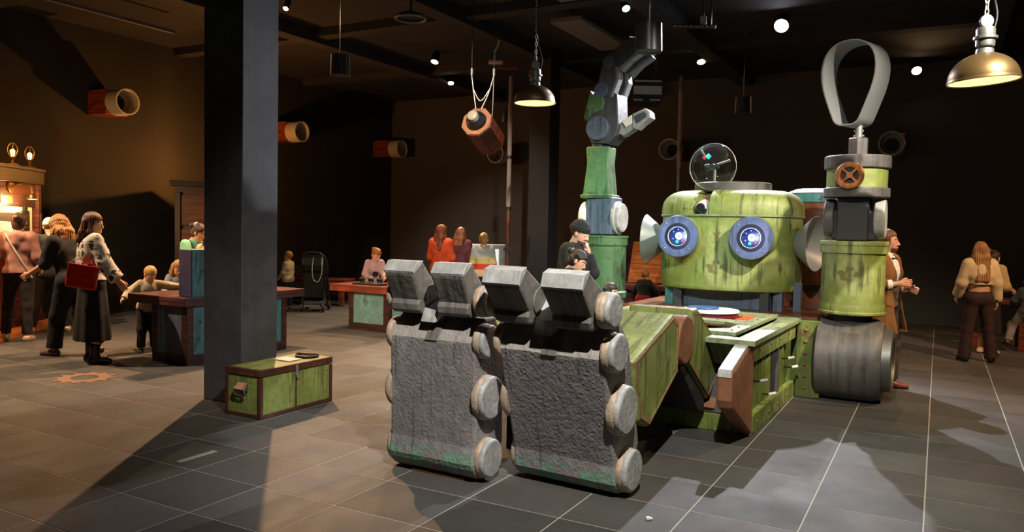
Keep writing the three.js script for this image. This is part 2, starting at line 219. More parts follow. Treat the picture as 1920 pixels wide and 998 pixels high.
// ------------------------------------------------------------------ the giant robot (its own axes: x to its left hand = right in view, z towards the viewer)
const robot = thing('giant_robot', 'giant seated green robot with glowing eyes, raised arms and huge upright grey feet', 'robot', [1.7148, 0, -7.6702], -30 * D2R);
{
  const R = robot, P = (n, g, m, par = R, pos, rot) => part(n, g, m, par, pos, rot);
  const group = (n, par = R, pos = [0, 0, 0], rot = [0, 0, 0]) => { const o = new THREE.Group(); o.name = n; o.position.set(...pos); o.rotation.set(...rot); par.add(o); return o; };
  const xdisc = (r, h, x, y, z, b = 0.025) => mv(axX(disc(r, h, b)), x, y, z);
  // --- feet
  const bottom = []; for (let i = 0; i <= 10; i++) { const t = -0.15 - i / 10 * 2.5; bottom.push([0.15 * Math.cos(t), 0.15 * Math.sin(t)]); }
  function foot(pos, rot, label, k = 1) {
    const f = group('foot', R, pos, rot); f.scale.setScalar(k); f.userData.label = label;
    P('sole', prof([[0.12, 0.09], ...bottom, [-0.24, 0.05], [-0.24, 0.74], [-0.14, 0.935], [-0.01, 0.935], [0.12, 0.785]], -0.352, 0.352, 0.018), M.sole, f);
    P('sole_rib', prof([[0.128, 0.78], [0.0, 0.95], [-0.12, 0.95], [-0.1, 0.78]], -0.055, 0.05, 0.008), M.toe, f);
    for (const [x0, x1] of [[-0.335, -0.088], [0.055, 0.31]]) {
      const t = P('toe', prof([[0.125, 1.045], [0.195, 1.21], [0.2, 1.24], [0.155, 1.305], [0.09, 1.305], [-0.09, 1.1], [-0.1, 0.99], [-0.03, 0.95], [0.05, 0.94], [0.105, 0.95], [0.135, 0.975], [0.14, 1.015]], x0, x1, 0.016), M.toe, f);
      void t; P('toe_disc', xdisc(0.085, 0.012, x1, 1.06, 0.0, 0.004), M.toe, f); P('toe_lit_top', prof([[0.197, 1.225], [0.203, 1.243], [0.157, 1.309], [0.09, 1.309], [0.1, 1.29]], x0 - 0.003, x1 + 0.003, 0.004), M.discGrey, f);  // pale top facet: light falling on the toe tops painted in
    }
    P('toe_bracket', [prof([[0.12, 0.9], [0.08, 0.98], [-0.08, 1.06], [-0.1, 0.92]], -0.09, 0.035, 0.005)], M.discGrey, f);
    for (const [r, y, z] of [[0.105, 1.055, 0.03], [0.118, 0.79, 0.02], [0.152, 0.41, 0.0], [0.135, 0, 0.0]]) {
      P('joint_disc', xdisc(r, 0.065, 0.325, y, z), M.rim, f); P('disc_face', xdisc(r * 0.96, 0.05, 0.368, y, z, 0.02), M.discGrey, f); P('joint_disc', mv(axX(disc(r, 0.05)), -0.385, y, z), M.rim, f);
    }
    return f;
  }
  foot([-0.705, 0.155, 3.13], [0.03, 0, 0], 'upright grey foot at the left in view');
  foot([0.175, 0.17, 2.87], [0.315, -0.03, 0], 'grey foot leaning forward, right in view', 1.06);
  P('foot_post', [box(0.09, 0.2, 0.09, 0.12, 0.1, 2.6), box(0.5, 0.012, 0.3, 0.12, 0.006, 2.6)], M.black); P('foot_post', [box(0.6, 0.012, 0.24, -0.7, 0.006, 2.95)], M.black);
  // --- legs
  for (const [x0, x1] of [[-0.95, -0.41], [0.0, 0.545]]) {
    const l = group('leg');
    P('shin', prof([[2.77, 0.84], [1.97, 1.085], [1.84, 1.02], [1.83, 0.63], [2.43, 0.34], [2.62, 0.42]], x0, x1, 0.03), M.green, l);
    P('shin_cuff', prof([[2.79, 0.8], [2.66, 0.4], [2.8, 0.3], [2.93, 0.72]], x0 + 0.05, x1 - 0.06, 0.01), M.charcoal, l);
    P('knee_disc', xdisc(0.19, x1 - x0 + 0.03, x0 - 0.015, 0.86, 1.68, 0.02), M.rust, l);
    P('thigh', prof([[1.5, 1.08], [1.36, 1.08], [0.62, 0.66], [0.6, 0.5], [0.97, 0.27], [1.58, 0.66]], x0, x1, 0.03), M.green, l);
    P('thigh_lining', prof([[1.52, 0.66], [1.02, 0.3], [0.98, 0.16], [1.16, 0.2], [1.66, 0.62]], x0 + 0.02, x1 - 0.03, 0.01), M.charcoal, l);
    P('shin_post', box(0.07, 0.36, 0.07, (x0 + x1) / 2 + 0.1, 0.18, 2.36), M.black, l);
    P('hip', prof([[0.86, 0.3], [0.98, 0.2], [0.9, 0.12], [0.62, 0.16], [0.5, 0.3], [0.56, 0.62], [0.66, 0.62], [0.7, 0.45]], x0 + 0.04, x1 + 0.05, 0.025), M.rust, l);
    // chipped, rusty rims along the outer edge of the plates
    const rim = (pts, x) => { const cz = pts.reduce((q, p) => q + p[0], 0) / pts.length, cy = pts.reduce((q, p) => q + p[1], 0) / pts.length, inn = pts.map(p => [cz + (p[0] - cz) * 0.93, cy + (p[1] - cy) * 0.93]).reverse(); const g = poly(pts, 0.004, 0, 1, [inn]); g.rotateY(-Math.PI / 2); g.translate(x + 0.003, 0, 0); return g; };
    P('edge_wear', rim([[2.745, 0.835], [1.972, 1.06], [1.86, 1.0], [1.85, 0.645], [2.43, 0.362], [2.6, 0.437]], x1), M.edge, l); P('edge_wear', rim([[1.485, 1.056], [1.37, 1.056], [0.64, 0.645], [0.62, 0.515], [0.97, 0.293], [1.558, 0.662]], x1), M.edge, l);
  }
  // --- bench / belly
  const b = group('bench'), brd = M.green;
  P('rail', [box(0.06, 0.17, 1.88, 0.875, 0.7, 0.03, 0.008), box(0.06, 0.17, 1.88, 0.875, 0.085, 0.03, 0.008)], brd, b);
  P('rail', [box(0.06, 0.17, 1.88, -0.875, 0.7, 0.03, 0.008), box(0.06, 0.17, 1.88, -0.875, 0.085, 0.03, 0.008)], brd, b);
  P('front_board', [box(1.66, 0.15, 0.05, -0.02, 0.075, 0.93, 0.008)], M.greenDark, b);
  P('front_panel', [prof([[0.95, 0.16], [0.5, 0.2], [0.5, 0.6], [0.8, 0.8], [0.92, 0.8], [0.72, 0.6]], -0.84, 0.84, 0.008)], M.charcoal, b);
  P('front_apron', prof([[0.96, 0.8], [1.1, 0.8], [0.82, 0.56], [0.7, 0.56]], 0.0, 0.76, 0.01), M.verdigris, b); P('front_apron', prof([[0.96, 0.8], [1.1, 0.8], [0.82, 0.56], [0.7, 0.56]], -0.76, -0.02, 0.01), M.verdigris, b);
  P('core', box(1.56, 0.66, 1.5, 0, 0.4, -0.15), M.black, b);
  // ragged painted boards behind the levers
  const jag = []; const rj = rng(5); for (let i = 0; i <= 14; i++) jag.push([0.94 - i * 0.058, 0.55 + (i % 2 ? -0.13 : 0.06) * (0.5 + rj()) - 0.06 * Math.sin(i)]);
  P('side_panel', prof([[0.94, 0.14], ...jag, [0.1, 0.62], [0.02, 0.62], [0.02, 0.14]], 0.835, 0.852, 0.003), M.green, b);
  P('side_panel', prof([[-0.32, 0.14], [-0.3, 0.62], [-0.36, 0.62], [-0.42, 0.36], [-0.5, 0.62], [-0.6, 0.62], [-0.64, 0.14]], 0.835, 0.852, 0.003), M.greenDark, b);
  P('side_bar', [box(0.05, 0.46, 0.05, 0.86, 0.385, -0.2, 0.004)], M.steelDull, b); P('side_bar', [box(0.04, 0.46, 0.2, 0.84, 0.385, -0.08, 0.004)], M.charcoal, b);
  for (const [z, y, m] of [[0.72, 0.42, M.discGrey], [0.34, 0.24, M.white], [-0.5, 0.45, M.discGrey], [-0.72, 0.33, M.white]]) { const l = P('lever', [rod([0.83, y, z], [0.93, y + 0.01, z + 0.01], 0.008)], M.black, b); P('grip', rod([0.915, y + 0.008, z + 0.02], [0.965, y + 0.02, z - 0.02], 0.015), m, l); }
  P('rivets', [...[0.75, 0.3, -0.1, -0.55].flatMap(z => [sph(0.012, 0.906, 0.7, z, 8), sph(0.012, 0.906, 0.085, z, 8)])], M.steelDull, b);
  const frame = (xa, xb, za, zb, t, y, h, mat, name) => P(name, [box(xb - xa, h, t, (xa + xb) / 2, y, zb - t / 2, 0.006), box(xb - xa, h, t, (xa + xb) / 2, y, za + t / 2, 0.006), box(t, h, zb - za - 2 * t, xa + t / 2, y, (za + zb) / 2, 0.006), box(t, h, zb - za - 2 * t, xb - t / 2, y, (za + zb) / 2, 0.006)], mat, b);
  frame(-0.95, 0.95, -0.98, 1.14, 0.17, 0.8, 0.045, M.verdigris, 'table_edge');
  frame(-0.74, 0.74, -0.86, 0.92, 0.13, 0.835, 0.035, M.verdigris, 'table_frame');
  P('table_frame', box(1.24, 0.035, 0.2, 0, 0.835, 0.06, 0.006), M.verdigris, b);
  for (const [x, z] of [[0.61, 0.79], [-0.61, 0.79], [0.61, 0.16], [-0.61, 0.16]]) P('corner_plate', poly([[0, 0], [0.16, 0], [0, 0.16]], 0.034, 0.003), M.verdigris, b, [x, 0.852, z], [Math.PI / 2, 0, x > 0 ? (z > 0.5 ? Math.PI : Math.PI / 2) : (z > 0.5 ? -Math.PI / 2 : 0)]);
  P('tray', [box(1.24, 0.02, 1.55, 0, 0.765, 0.03)], M.charcoal, b); P('tray_lid', [box(1.2, 0.02, 0.62, 0, 0.785, -0.4)], M.rust, b);
  const rv = []; for (let i = 0; i < 7; i++) { rv.push(sph(0.011, 0.675, 0.853, 0.8 - i * 0.25, 8), sph(0.011, -0.675, 0.853, 0.8 - i * 0.25, 8)); rv.push(sph(0.011, -0.55 + i * 0.18, 0.853, 0.06, 8)); } P('rivets', rv, M.steelDull, b);
  for (const s of [1, -1]) { const pl = P('side_plate', prof([[1.12, 0.775], [1.62, 0.64], [1.65, 0.6], [1.65, 0.42], [1.62, 0.36], [0.94, 0.005], [0.94, 0.775]], s > 0 ? 0.785 : -0.9, s > 0 ? 0.905 : -0.78, 0.022), M.rust, b); P('plate_lit_top', prof([[1.13, 0.79], [1.63, 0.655], [1.655, 0.6], [1.1, 0.75]], s > 0 ? 0.79 : -0.895, s > 0 ? 0.895 : -0.79, 0.005), M.discGrey, pl); }  // pale strip on the rust plate paints its lit top bevel
  // --- torso block behind the bench, tank, neck
  const t = group('torso');
  P('torso_block', box(2.1, 0.78, 1.4, 0.02, 0.39, -1.7, 0.02), M.greenDark, t);
  for (const x of [1.03, -1.03]) P('torso_post', box(0.24, 0.8, 0.08, x, 0.4, -0.98, 0.008), M.greenDark, t);
  P('rivets', [0.1, 0.22, 0.34, 0.46, 0.58, 0.7].flatMap(y => [sph(0.018, 1.0, y, -0.937, 8), sph(0.018, -1.0, y, -0.937, 8)]), M.rust, t);
  P('shoulder_top', [box(2.16, 0.05, 1.46, 0.02, 0.805, -1.72, 0.008)], M.copper, t);
  P('boiler', [mv(cyl(0.46, 0.46, 1.36, 40), 0.86, 1.5, -2.6), mv(cyl(0.48, 0.48, 0.07, 40), 0.86, 0.86, -2.6)], M.copper, t); P('boiler_band', [mv(cyl(0.475, 0.475, 0.08, 40), 0.86, 1.06, -2.6)], M.charcoal, t); P('boiler_band', [mv(cyl(0.475, 0.475, 0.1, 40), 0.86, 2.12, -2.6), mv(cyl(0.47, 0.3, 0.07, 40), 0.86, 2.2, -2.6)], M.teal, t);
  P('neck_curtain', box(1.1, 0.34, 0.8, 0, 0.99, -1.75, 0.02), M.blueGrey, t);
  for (const [x, z, m] of [[-0.62, -1.42, M.teal], [0.62, -1.42, M.blueGrey], [-0.48, -1.3, M.charcoal], [0.5, -1.3, M.charcoal]]) P('neck_post', box(0.1, 0.32, 0.1, x, 0.98, z, 0.008), m, t);
  P('neck_post', box(0.08, 0.34, 0.1, 0.8, 0.98, -1.55, 0.008), M.blueGrey, t);
  // --- head
  const h = group('head', R, [0, 0, -1.7]);
  const ring = (a, bb, e, n = 72) => { const o = []; for (let i = 0; i < n; i++) { const q = i / n * Math.PI * 2, c = Math.cos(q), s = Math.sin(q); o.push([Math.sign(c) * a * Math.pow(Math.abs(c), 2 / e), Math.sign(s) * bb * Math.pow(Math.abs(s), 2 / e)]); } return o; };
  function loft(rows, cap = true) { // rows: [y, a, b, e]
    const n = 72, pos = [], idx = []; rows.forEach(([y, a, bb, e]) => ring(a, bb, e, n).forEach(([x, z]) => pos.push(x, y, z)));
    for (let r = 0; r < rows.length - 1; r++) for (let i = 0; i < n; i++) { const j = (i + 1) % n, p = r * n + i, q = r * n + j, s = p + n, u = q + n; idx.push(p, s, q, q, s, u); }
    if (cap) { const c0 = pos.length / 3; pos.push(0, rows[0][0], 0); for (let i = 0; i < n; i++) idx.push(c0, i, (i + 1) % n); const c1 = pos.length / 3, L = (rows.length - 1) * n; pos.push(0, rows[rows.length - 1][0], 0); for (let i = 0; i < n; i++) idx.push(c1, L + (i + 1) % n, L + i); }
    const g = new THREE.BufferGeometry(); g.setAttribute('position', new THREE.Float32BufferAttribute(pos, 3)); g.setIndex(idx); return hard(g);
  }
  P('face', loft([[1.03, 0.75, 0.55, 2.25], [1.045, 0.78, 0.585, 2.25], [1.085, 0.795, 0.6, 2.25], [1.5, 0.8, 0.605, 2.25], [1.865, 0.795, 0.6, 2.25]]), M.green, h);
  P('seam', loft([[1.865, 0.81, 0.615, 2.25], [1.872, 0.817, 0.622, 2.25], [1.885, 0.817, 0.622, 2.25], [1.89, 0.805, 0.61, 2.25]]), M.verdigris, h);
  { // skull cap: two halves either side of the camera slot
    const prf = []; for (let i = 0; i <= 9; i++) { const q = i / 9 * Math.PI / 2; prf.push([1.89 + 0.07 + 0.21 * Math.sin(q), 0.25 * (1 - Math.cos(q))]); }
    const rows = [[1.89, 0], [1.92, -0.005], ...prf].map(([y, d]) => [y, 0.805 - d, 0.61 - d * 0.95, 2.25]);
    const g = loft(rows).toNonIndexed(), p = g.attributes.position;
    const solid = new THREE.Mesh(g); void solid;
    // slot: vertices inside |x+0.17|<0.075 on the front are pushed back
    P('skull_cap', slotCut(rows, loft), M.green, h);
    function slotCut(rw) { const n = 144, pos = [], idx = []; const pts = rw.map(([y, a, bb, e]) => ring(a, bb, e, n).map(([x, z]) => [x, y, z]));
      const xs = -0.17, hw = 0.075, isSlot = q => q[2] > 0 && Math.abs(q[0] - xs) < hw; pts.forEach(row => row.forEach(q => { if (q[2] > 0) { for (const s of [-1, 1]) { const e = xs + s * hw; if (Math.abs(q[0] - e) < 0.03) q[0] = e + (q[0] > e ? 0.0005 : -0.0005); } } if (isSlot(q)) q[2] = Math.max(0.05, q[2] - 0.26); pos.push(...q); }));
      for (let r = 0; r < rw.length - 1; r++) for (let i = 0; i < n; i++) { const j = (i + 1) % n, a = r * n + i, c = r * n + j; idx.push(a, a + n, c, c, a + n, c + n); }
      const c1 = pos.length / 3, L = (rw.length - 1) * n; pos.push(0, rw[rw.length - 1][0], 0); for (let i = 0; i < n; i++) idx.push(c1, L + (i + 1) % n, L + i);
      const gg = new THREE.BufferGeometry(); gg.setAttribute('position', new THREE.Float32BufferAttribute(pos, 3)); gg.setIndex(idx); return hard(gg); }
  }
  P('slot_lining', [box(0.14, 0.22, 0.02, -0.17, 2.0, 0.33)], M.rust, h);
  { const c = P('forehead_camera', [axZ(mv(cyl(0.058, 0.058, 0.16, 24), 0, 0, 0))], M.white, h, [-0.19, 1.985, 0.53], [0.25, 0, 0]); P('camera_lens', [axZ(mv(cyl(0.05, 0.05, 0.04, 24), 0, 0.075, 0)), axZ(mv(cyl(0.03, 0.03, 0.05, 20), 0.03, 0.08, 0.03))], M.black, c); P('camera_bracket', [box(0.09, 0.09, 0.12, 0.02, -0.06, -0.03, 0.01)], M.white, c); }
  P('crown_disc', [mv(hard(lathe([[0.0001, 0], [0.44, 0], [0.44, 0.1], [0.43, 0.11], [0.0001, 0.11]], 64)), -0.02, 2.16, -0.1)], M.drum, h);
  { const g = P('glass_dome', new THREE.SphereGeometry(0.268, 48, 32), M.glass, h, [-0.16, 2.44, 0.28]); P('glass_rim', new THREE.TorusGeometry(0.268, 0.004, 8, 64), M.steel, g);
    P('dome_post', [rod([0.02, -0.255, -0.02], [0.02, -0.02, -0.02], 0.016)], M.steelDull, g); P('dome_bulb', [axZ(mv(cyl(0.035, 0.035, 0.12, 16), 0, 0, 0)), sph(0.04, -0.06, -0.005, 0.02, 12), box(0.05, 0.05, 0.05, 0.05, 0.01, 0, 0.008)], M.black, g);
    P('dome_glint', [new THREE.OctahedronGeometry(0.036, 0).translate(-0.05, 0.12, 0.02)], glow(0x10d8a8, 1.6), g); P('dome_glint', [new THREE.OctahedronGeometry(0.03, 0).translate(-0.1, 0.11, 0.0)], glow(0xd03838, 0.9), g); P('dome_rod', [rod([-0.16, 0.2, -0.03], [-0.08, 0.1, 0], 0.02, 10, 0.012), rod([0.03, 0.02, 0], [0.2, 0.07, 0.02], 0.012, 8)], M.steelDull, g); }  // small glowing crystals added in place of coloured reflections in the glass
  for (const x of [-0.405, 0.4]) { // eyes
    const z0 = 0.45; const e = P('eye_housing', [mv(axZ(hard(lathe([[0.15, 0], [0.228, 0], [0.228, 0.25], [0.15, 0.25], [0.15, 0.0]], 64))), x, 1.635, z0)], M.green, h); P('eye_flange', [mv(axZ(hard(lathe([[0.15, 0.25], [0.235, 0.25], [0.235, 0.28], [0.228, 0.29], [0.15, 0.29], [0.15, 0.25]], 64))), x, 1.635, z0)], M.blueGrey, h);
    void e; P('eye_socket', [mv(axZ(hard(lathe([[0.0001, 0.08], [0.15, 0.08], [0.152, 0.285], [0.11, 0.285], [0.108, 0.2], [0.0001, 0.2]], 48))), x, 1.635, z0)], M.black, h);
    P('eye_rim', [mv(new THREE.TorusGeometry(0.108, 0.005, 8, 48), x, 1.635, z0 + 0.29)], M.steel, h);
    P('eye_lens', [mv(axZ(lathe([[0.0001, 0.05], [0.04, 0.047], [0.08, 0.03], [0.106, 0]], 40)), x, 1.635, z0 + 0.285)], M.glass, h);
    P('eye_iris', [mv(axZ(cyl(0.106, 0.106, 0.01, 40)), x, 1.635, z0 + 0.21)], new THREE.MeshStandardMaterial({ color: 0x10244a, emissive: 0x1c3c90, emissiveIntensity: 0.16, roughness: 0.3 }), h);
    P('eye_light', [mv(new THREE.TorusGeometry(0.026, 0.014, 10, 24), x + 0.0, 1.64, z0 + 0.235)], glow(0xd8e4ff, 7), h);
    P('eye_spark', [sph(0.018, x - 0.02, 1.575, z0 + 0.235, 10)], glow(0x18d0a0, 2.5), h); P('eye_spark', [sph(0.012, x + 0.045, 1.58, z0 + 0.235, 10)], glow(0xff5040, 1.6), h);
    P('eye_sparks', [0.6, 1.7, 2.5, 3.6, 5.4].map(a => sph(0.005, x + 0.075 * Math.cos(a), 1.64 + 0.075 * Math.sin(a), z0 + 0.235, 8)), glow(0xc0d0ff, 3), h);
    P('flange_bolts', [0.6, 2.3, 3.9, 5.5].map(a => sph(0.008, x + 0.195 * Math.cos(a), 1.635 + 0.195 * Math.sin(a), z0 + 0.292, 8)), M.steel, h);
    const l = new THREE.PointLight(0xa8b4ff, 0.3, 0, 2); l.position.set(x, 1.635, z0 + 0.42); h.add(l);
  }
  for (const s of [-1, 1]) { const pts = [[0.0001, 0.0], [0.1, 0.0], [0.15, 0.02], [0.3, 0.2], [0.305, 0.205], [0.3, 0.21], [0.14, 0.03], [0.0001, 0.02]]; const g = hard(lathe(pts, 56)); if (s > 0) { axX(g); g.rotateY(-0.22); } else { g.rotateZ(Math.PI / 2); g.rotateY(0.1); } P('ear_horn', mv(g, s * 0.775, 1.585, 0.14), M.horn, h); }
  // --- right arm in view: drum, upper arm, elbow, wrist and whisk loop
  const a = group('arm', R, [1.4, 0, -1.15]); a.userData.label = 'arm ending in a big steel loop, right in view';
  P('shoulder_drum', [mv(axX(hard(lathe([[0.0001, 0], [0.38, 0], [0.42, 0.03], [0.42, 0.56], [0.38, 0.63], [0.0001, 0.63]], 64))), -0.31, 0.42, 0)], M.drum, a);
  P('drum_hub', [mv(axX(hard(lathe([[0.0001, 0], [0.315, 0], [0.315, 0.09], [0.3, 0.1], [0.25, 0.1], [0.24, 0.06], [0.0001, 0.06]], 56))), 0.31, 0.43, 0)], M.steelDull, a);
  P('arm_collar', mv(cyl(0.2, 0.2, 0.12, 32), 0, 0.86, 0), M.charcoal, a);
  P('upper_arm', [mv(hard(lathe([[0.0001, 0], [0.34, 0], [0.36, 0.012], [0.36, 0.03], [0.35, 0.04], [0.35, 0.1], [0.335, 0.12], [0.335, 0.62], [0.355, 0.625], [0.355, 0.7], [0.362, 0.705], [0.362, 0.735], [0.355, 0.745], [0.0001, 0.745]].map(q => [q[0] * 0.9, q[1]]), 64)), 0, 0.885, 0)], M.green, a);
  P('elbow_block', [box(0.3, 0.44, 0.3, -0.01, 1.85, 0.02, 0.02), box(0.42, 0.3, 0.24, 0, 1.79, 0, 0.02)], M.charcoal, a);
  for (const s of [-1, 1]) P('elbow_disc', [mv(axX(disc(0.2, 0.1, 0.02)), s > 0 ? 0.185 : -0.285, 1.86, 0)], s > 0 ? M.discGrey : M.drum, a);
  P('wrist_flange', [mv(hard(disc(0.315, 0.1, 0.015, 64)), 0, 2.07, 0)], M.drum, a); P('wrist_flange', [mv(hard(disc(0.315, 0.13, 0.015, 64)), 0, 2.36, 0)], M.drum, a);
  P('wrist', mv(cyl(0.288, 0.288, 0.2, 48), 0, 2.265, 0), M.green, a);
  { const w = P('valve_wheel', [new THREE.TorusGeometry(0.105, 0.03, 14, 40), ...[0, 1].map(k => { const g = box(0.21, 0.025, 0.03, 0, 0, 0.012, 0.008); g.rotateZ(Math.PI / 4 + k * Math.PI / 2); return g; }), axZ(mv(cyl(0.03, 0.03, 0.05, 16), 0, 0.01, 0))], M.orange, a, [-0.03, 2.28, 0.335], [0, 0.03, 0]); P('valve_plate', [axZ(mv(cyl(0.1, 0.1, 0.05, 32), 0, -0.03, 0))], M.charcoal, w); }
  P('wrist_neck', [mv(hard(lathe([[0.0001, 0], [0.1, 0], [0.1, 0.19], [0.085, 0.2], [0.0001, 0.2]], 6)), 0, 2.48, 0)], M.drum, a);
  P('loop_pin', [mv(cyl(0.034, 0.034, 0.18, 20), 0, 2.76, 0), rod([-0.05, 2.7, 0], [0.05, 2.7, 0], 0.01), rod([-0.045, 2.75, 0], [0.045, 2.75, 0], 0.01)], M.steel, a);
  { // egg-shaped steel band
    const N = 96, t = 0.012, wd = 0.3, ctr = [], pos = [], idx = []; const side = [[0, 0], [0.07, 0.0], [0.125, 0.035], [0.165, 0.12], [0.205, 0.22], [0.25, 0.34], [0.283, 0.48], [0.285, 0.6], [0.25, 0.72], [0.18, 0.8], [0.08, 0.845]]; const crv = new THREE.CatmullRomCurve3([...side, ...side.slice(1).reverse().map(p => [-p[0], p[1]])].map(p => new THREE.Vector3(p[0], p[1], 0)), true).getSpacedPoints(N); for (let i = 0; i < N; i++) ctr.push([crv[i].x, crv[i].y]);
    for (let i = 0; i < N; i++) { const p = ctr[i], q = ctr[(i + 1) % N], o = ctr[(i + N - 1) % N]; let tx = q[0] - o[0], ty = q[1] - o[1]; const l = Math.hypot(tx, ty); tx /= l; ty /= l; const nx = ty, ny = -tx; for (const [s, z] of [[0, -wd / 2], [0, wd / 2], [t, wd / 2], [t, -wd / 2]]) pos.push(p[0] - nx * s, p[1] - ny * s, z); }
    for (let i = 0; i < N; i++) for (let k = 0; k < 4; k++) { const j = (i + 1) % N, k2 = (k + 1) % 4, A = i * 4 + k, B = i * 4 + k2, C = j * 4 + k, D = j * 4 + k2; idx.push(A, B, C, B, D, C); }
    const g = new THREE.BufferGeometry(); g.setAttribute('position', new THREE.Float32BufferAttribute(pos, 3)); g.setIndex(idx); P('loop_band', [hard(g), box(0.12, 0.012, 0.2, 0, 0.85, 0, 0.004), sph(0.012, -0.03, 0.86, 0, 8), sph(0.012, 0.03, 0.86, 0, 8)], M.steel, a, [-0.06, 2.8, 0], [0, -0.36, 0]);
  }
  // --- left arm in view: post, elbow, green forearm and open hand
  const c = group('arm', R, [-1.45, 0, -1.38]); c.userData.label = 'arm with a grey open hand, left in view';
  P('arm_base', [mv(cyl(0.25, 0.25, 0.86, 40), 0, 0.43, 0)], M.drum, c);
  P('upper_arm', [mv(hard(lathe([[0.0001, 0], [0.27, 0], [0.275, 0.02], [0.275, 0.07], [0.255, 0.09], [0.255, 0.63], [0.272, 0.65], [0.272, 0.73], [0.28, 0.735], [0.28, 0.76], [0.0001, 0.765]], 56)), 0, 0.86, 0)], M.greenTealLit, c);
  P('elbow_block', [box(0.34, 0.46, 0.34, -0.03, 1.86, 0, 0.02)], M.blueGrey, c, [0, 0, 0], [0, 0.0, 0]);
  for (const s of [-1, 1]) P('elbow_disc', s > 0 ? [mv(axX(disc(0.2, 0.05, 0.015)), 0.13, 1.84, 0), mv(axX(disc(0.175, 0.05, 0.015)), 0.175, 1.84, 0)] : [mv(axX(disc(0.2, 0.1, 0.03)), -0.3, 1.84, 0)], s > 0 ? M.discGrey : M.white, c);
  const sq = (rows) => { const pos = [], idx = []; rows.forEach(([y, s]) => { const k = s * 0.86; pos.push(-s, y, k, -k, y, s, k, y, s, s, y, k, s, y, -k, k, y, -s, -k, y, -s, -s, y, -k); }); for (let r = 0; r < rows.length - 1; r++) for (let i = 0; i < 8; i++) { const j = (i + 1) % 8, A = r * 8 + i, B = r * 8 + j; idx.push(A, B, A + 8, B, B + 8, A + 8); } const L = (rows.length - 1) * 8; for (let i = 1; i < 7; i++) { idx.push(0, i + 1, i); idx.push(L, L + i, L + i + 1); } const g = new THREE.BufferGeometry(); g.setAttribute('position', new THREE.Float32BufferAttribute(pos, 3)); g.setIndex(idx); return hard(g); };
  P('forearm', [sq([[2.1, 0.175], [2.5, 0.138], [2.68, 0.15], [2.7, 0.14]])], M.greenTealLit, c, [-0.09, 0, 0], [0, 0.1, 0]); P('forearm_lip', [sq([[2.07, 0.185], [2.08, 0.2], [2.11, 0.2], [2.12, 0.185]])], M.greenTealLit, c, [-0.09, 0, 0], [0, 0.1, 0]);
  P('wrist', mv(cyl(0.11, 0.11, 0.1, 24), -0.1, 2.72, 0), M.charcoal, c);
  // hand: coordinates relative to the arm's foot
  const hp = (pts, z0, z1, bev = 0.012) => mv(poly(pts.map(p => [p[0] + 1.45, p[1]]), z1 - z0, bev), 0, 0, z0);
  P('palm', [hp([[-1.62, 2.75], [-1.4, 2.73], [-1.3, 2.83], [-1.27, 2.92], [-1.3, 3.32], [-1.44, 3.4], [-1.6, 3.36], [-1.68, 3.1], [-1.7, 2.9]], -0.2, 0.13)], M.hand, c);
  P('palm_lit_side', [hp([[-1.42, 2.76], [-1.3, 2.84], [-1.275, 2.93], [-1.3, 3.33], [-1.4, 3.36], [-1.4, 2.95]], -0.21, 0.0)], M.handLight, c);  // lit right side of the palm painted as a paler piece
  P('back_plate', [hp([[-1.69, 3.02], [-1.72, 3.05], [-1.64, 3.38], [-1.61, 3.34], [-1.48, 3.3], [-1.45, 3.22], [-1.49, 3.14], [-1.62, 3.08]], -0.1, 0.16)], M.greenTealLit, c);
  P('wrist_disc', [axZ(disc(0.145, 0.06, 0.01)).translate(-0.08, 2.92, 0.12)], M.blueGrey, c);
  for (let f = 0; f < 2; f++) {
    const z0 = 0.0 - f * 0.25, z1 = z0 + 0.15, dx = f * 0.02;
    const fg = P('finger', [hp([[-1.56, 3.4], [-1.5, 3.66], [-1.42, 3.74], [-1.32, 3.68], [-1.3, 3.5], [-1.37, 3.3], [-1.47, 3.3]].map(p => [p[0] + dx, p[1] - f * 0.03]), z0, z1)], M.hand, c);
    P('fingertip', [hp([[-1.45, 3.78], [-1.15, 3.98], [-1.0, 3.96], [-0.98, 3.87], [-1.02, 3.8], [-1.12, 3.76], [-1.27, 3.63], [-1.36, 3.66]].map(p => [p[0] + dx, p[1] - f * 0.03]), z0, z1)], M.hand, fg);
    P('finger_lit_face', [hp([[-1.335, 3.68], [-1.29, 3.7], [-1.27, 3.52], [-1.35, 3.29], [-1.39, 3.29], [-1.305, 3.5]].map(p => [p[0] + dx, p[1] - f * 0.03]), z0 + 0.012, z1 - 0.012, 0.005), hp([[-1.28, 3.64], [-1.0, 3.84], [-0.97, 3.8], [-1.12, 3.71], [-1.25, 3.59]].map(p => [p[0] + dx, p[1] - f * 0.03]), z0 + 0.012, z1 - 0.012, 0.005)], M.handLight, fg);  // paler strips paint the light on the inner finger faces
  }
  P('knuckle_disc', [axZ(disc(0.09, 0.06, 0.01)).translate(-0.05, 3.38, 0.1)], M.blueGrey, c); P('knuckle_disc', [axZ(disc(0.075, 0.06, 0.01)).translate(0.04, 3.71, 0.1)], M.blueGrey, c);
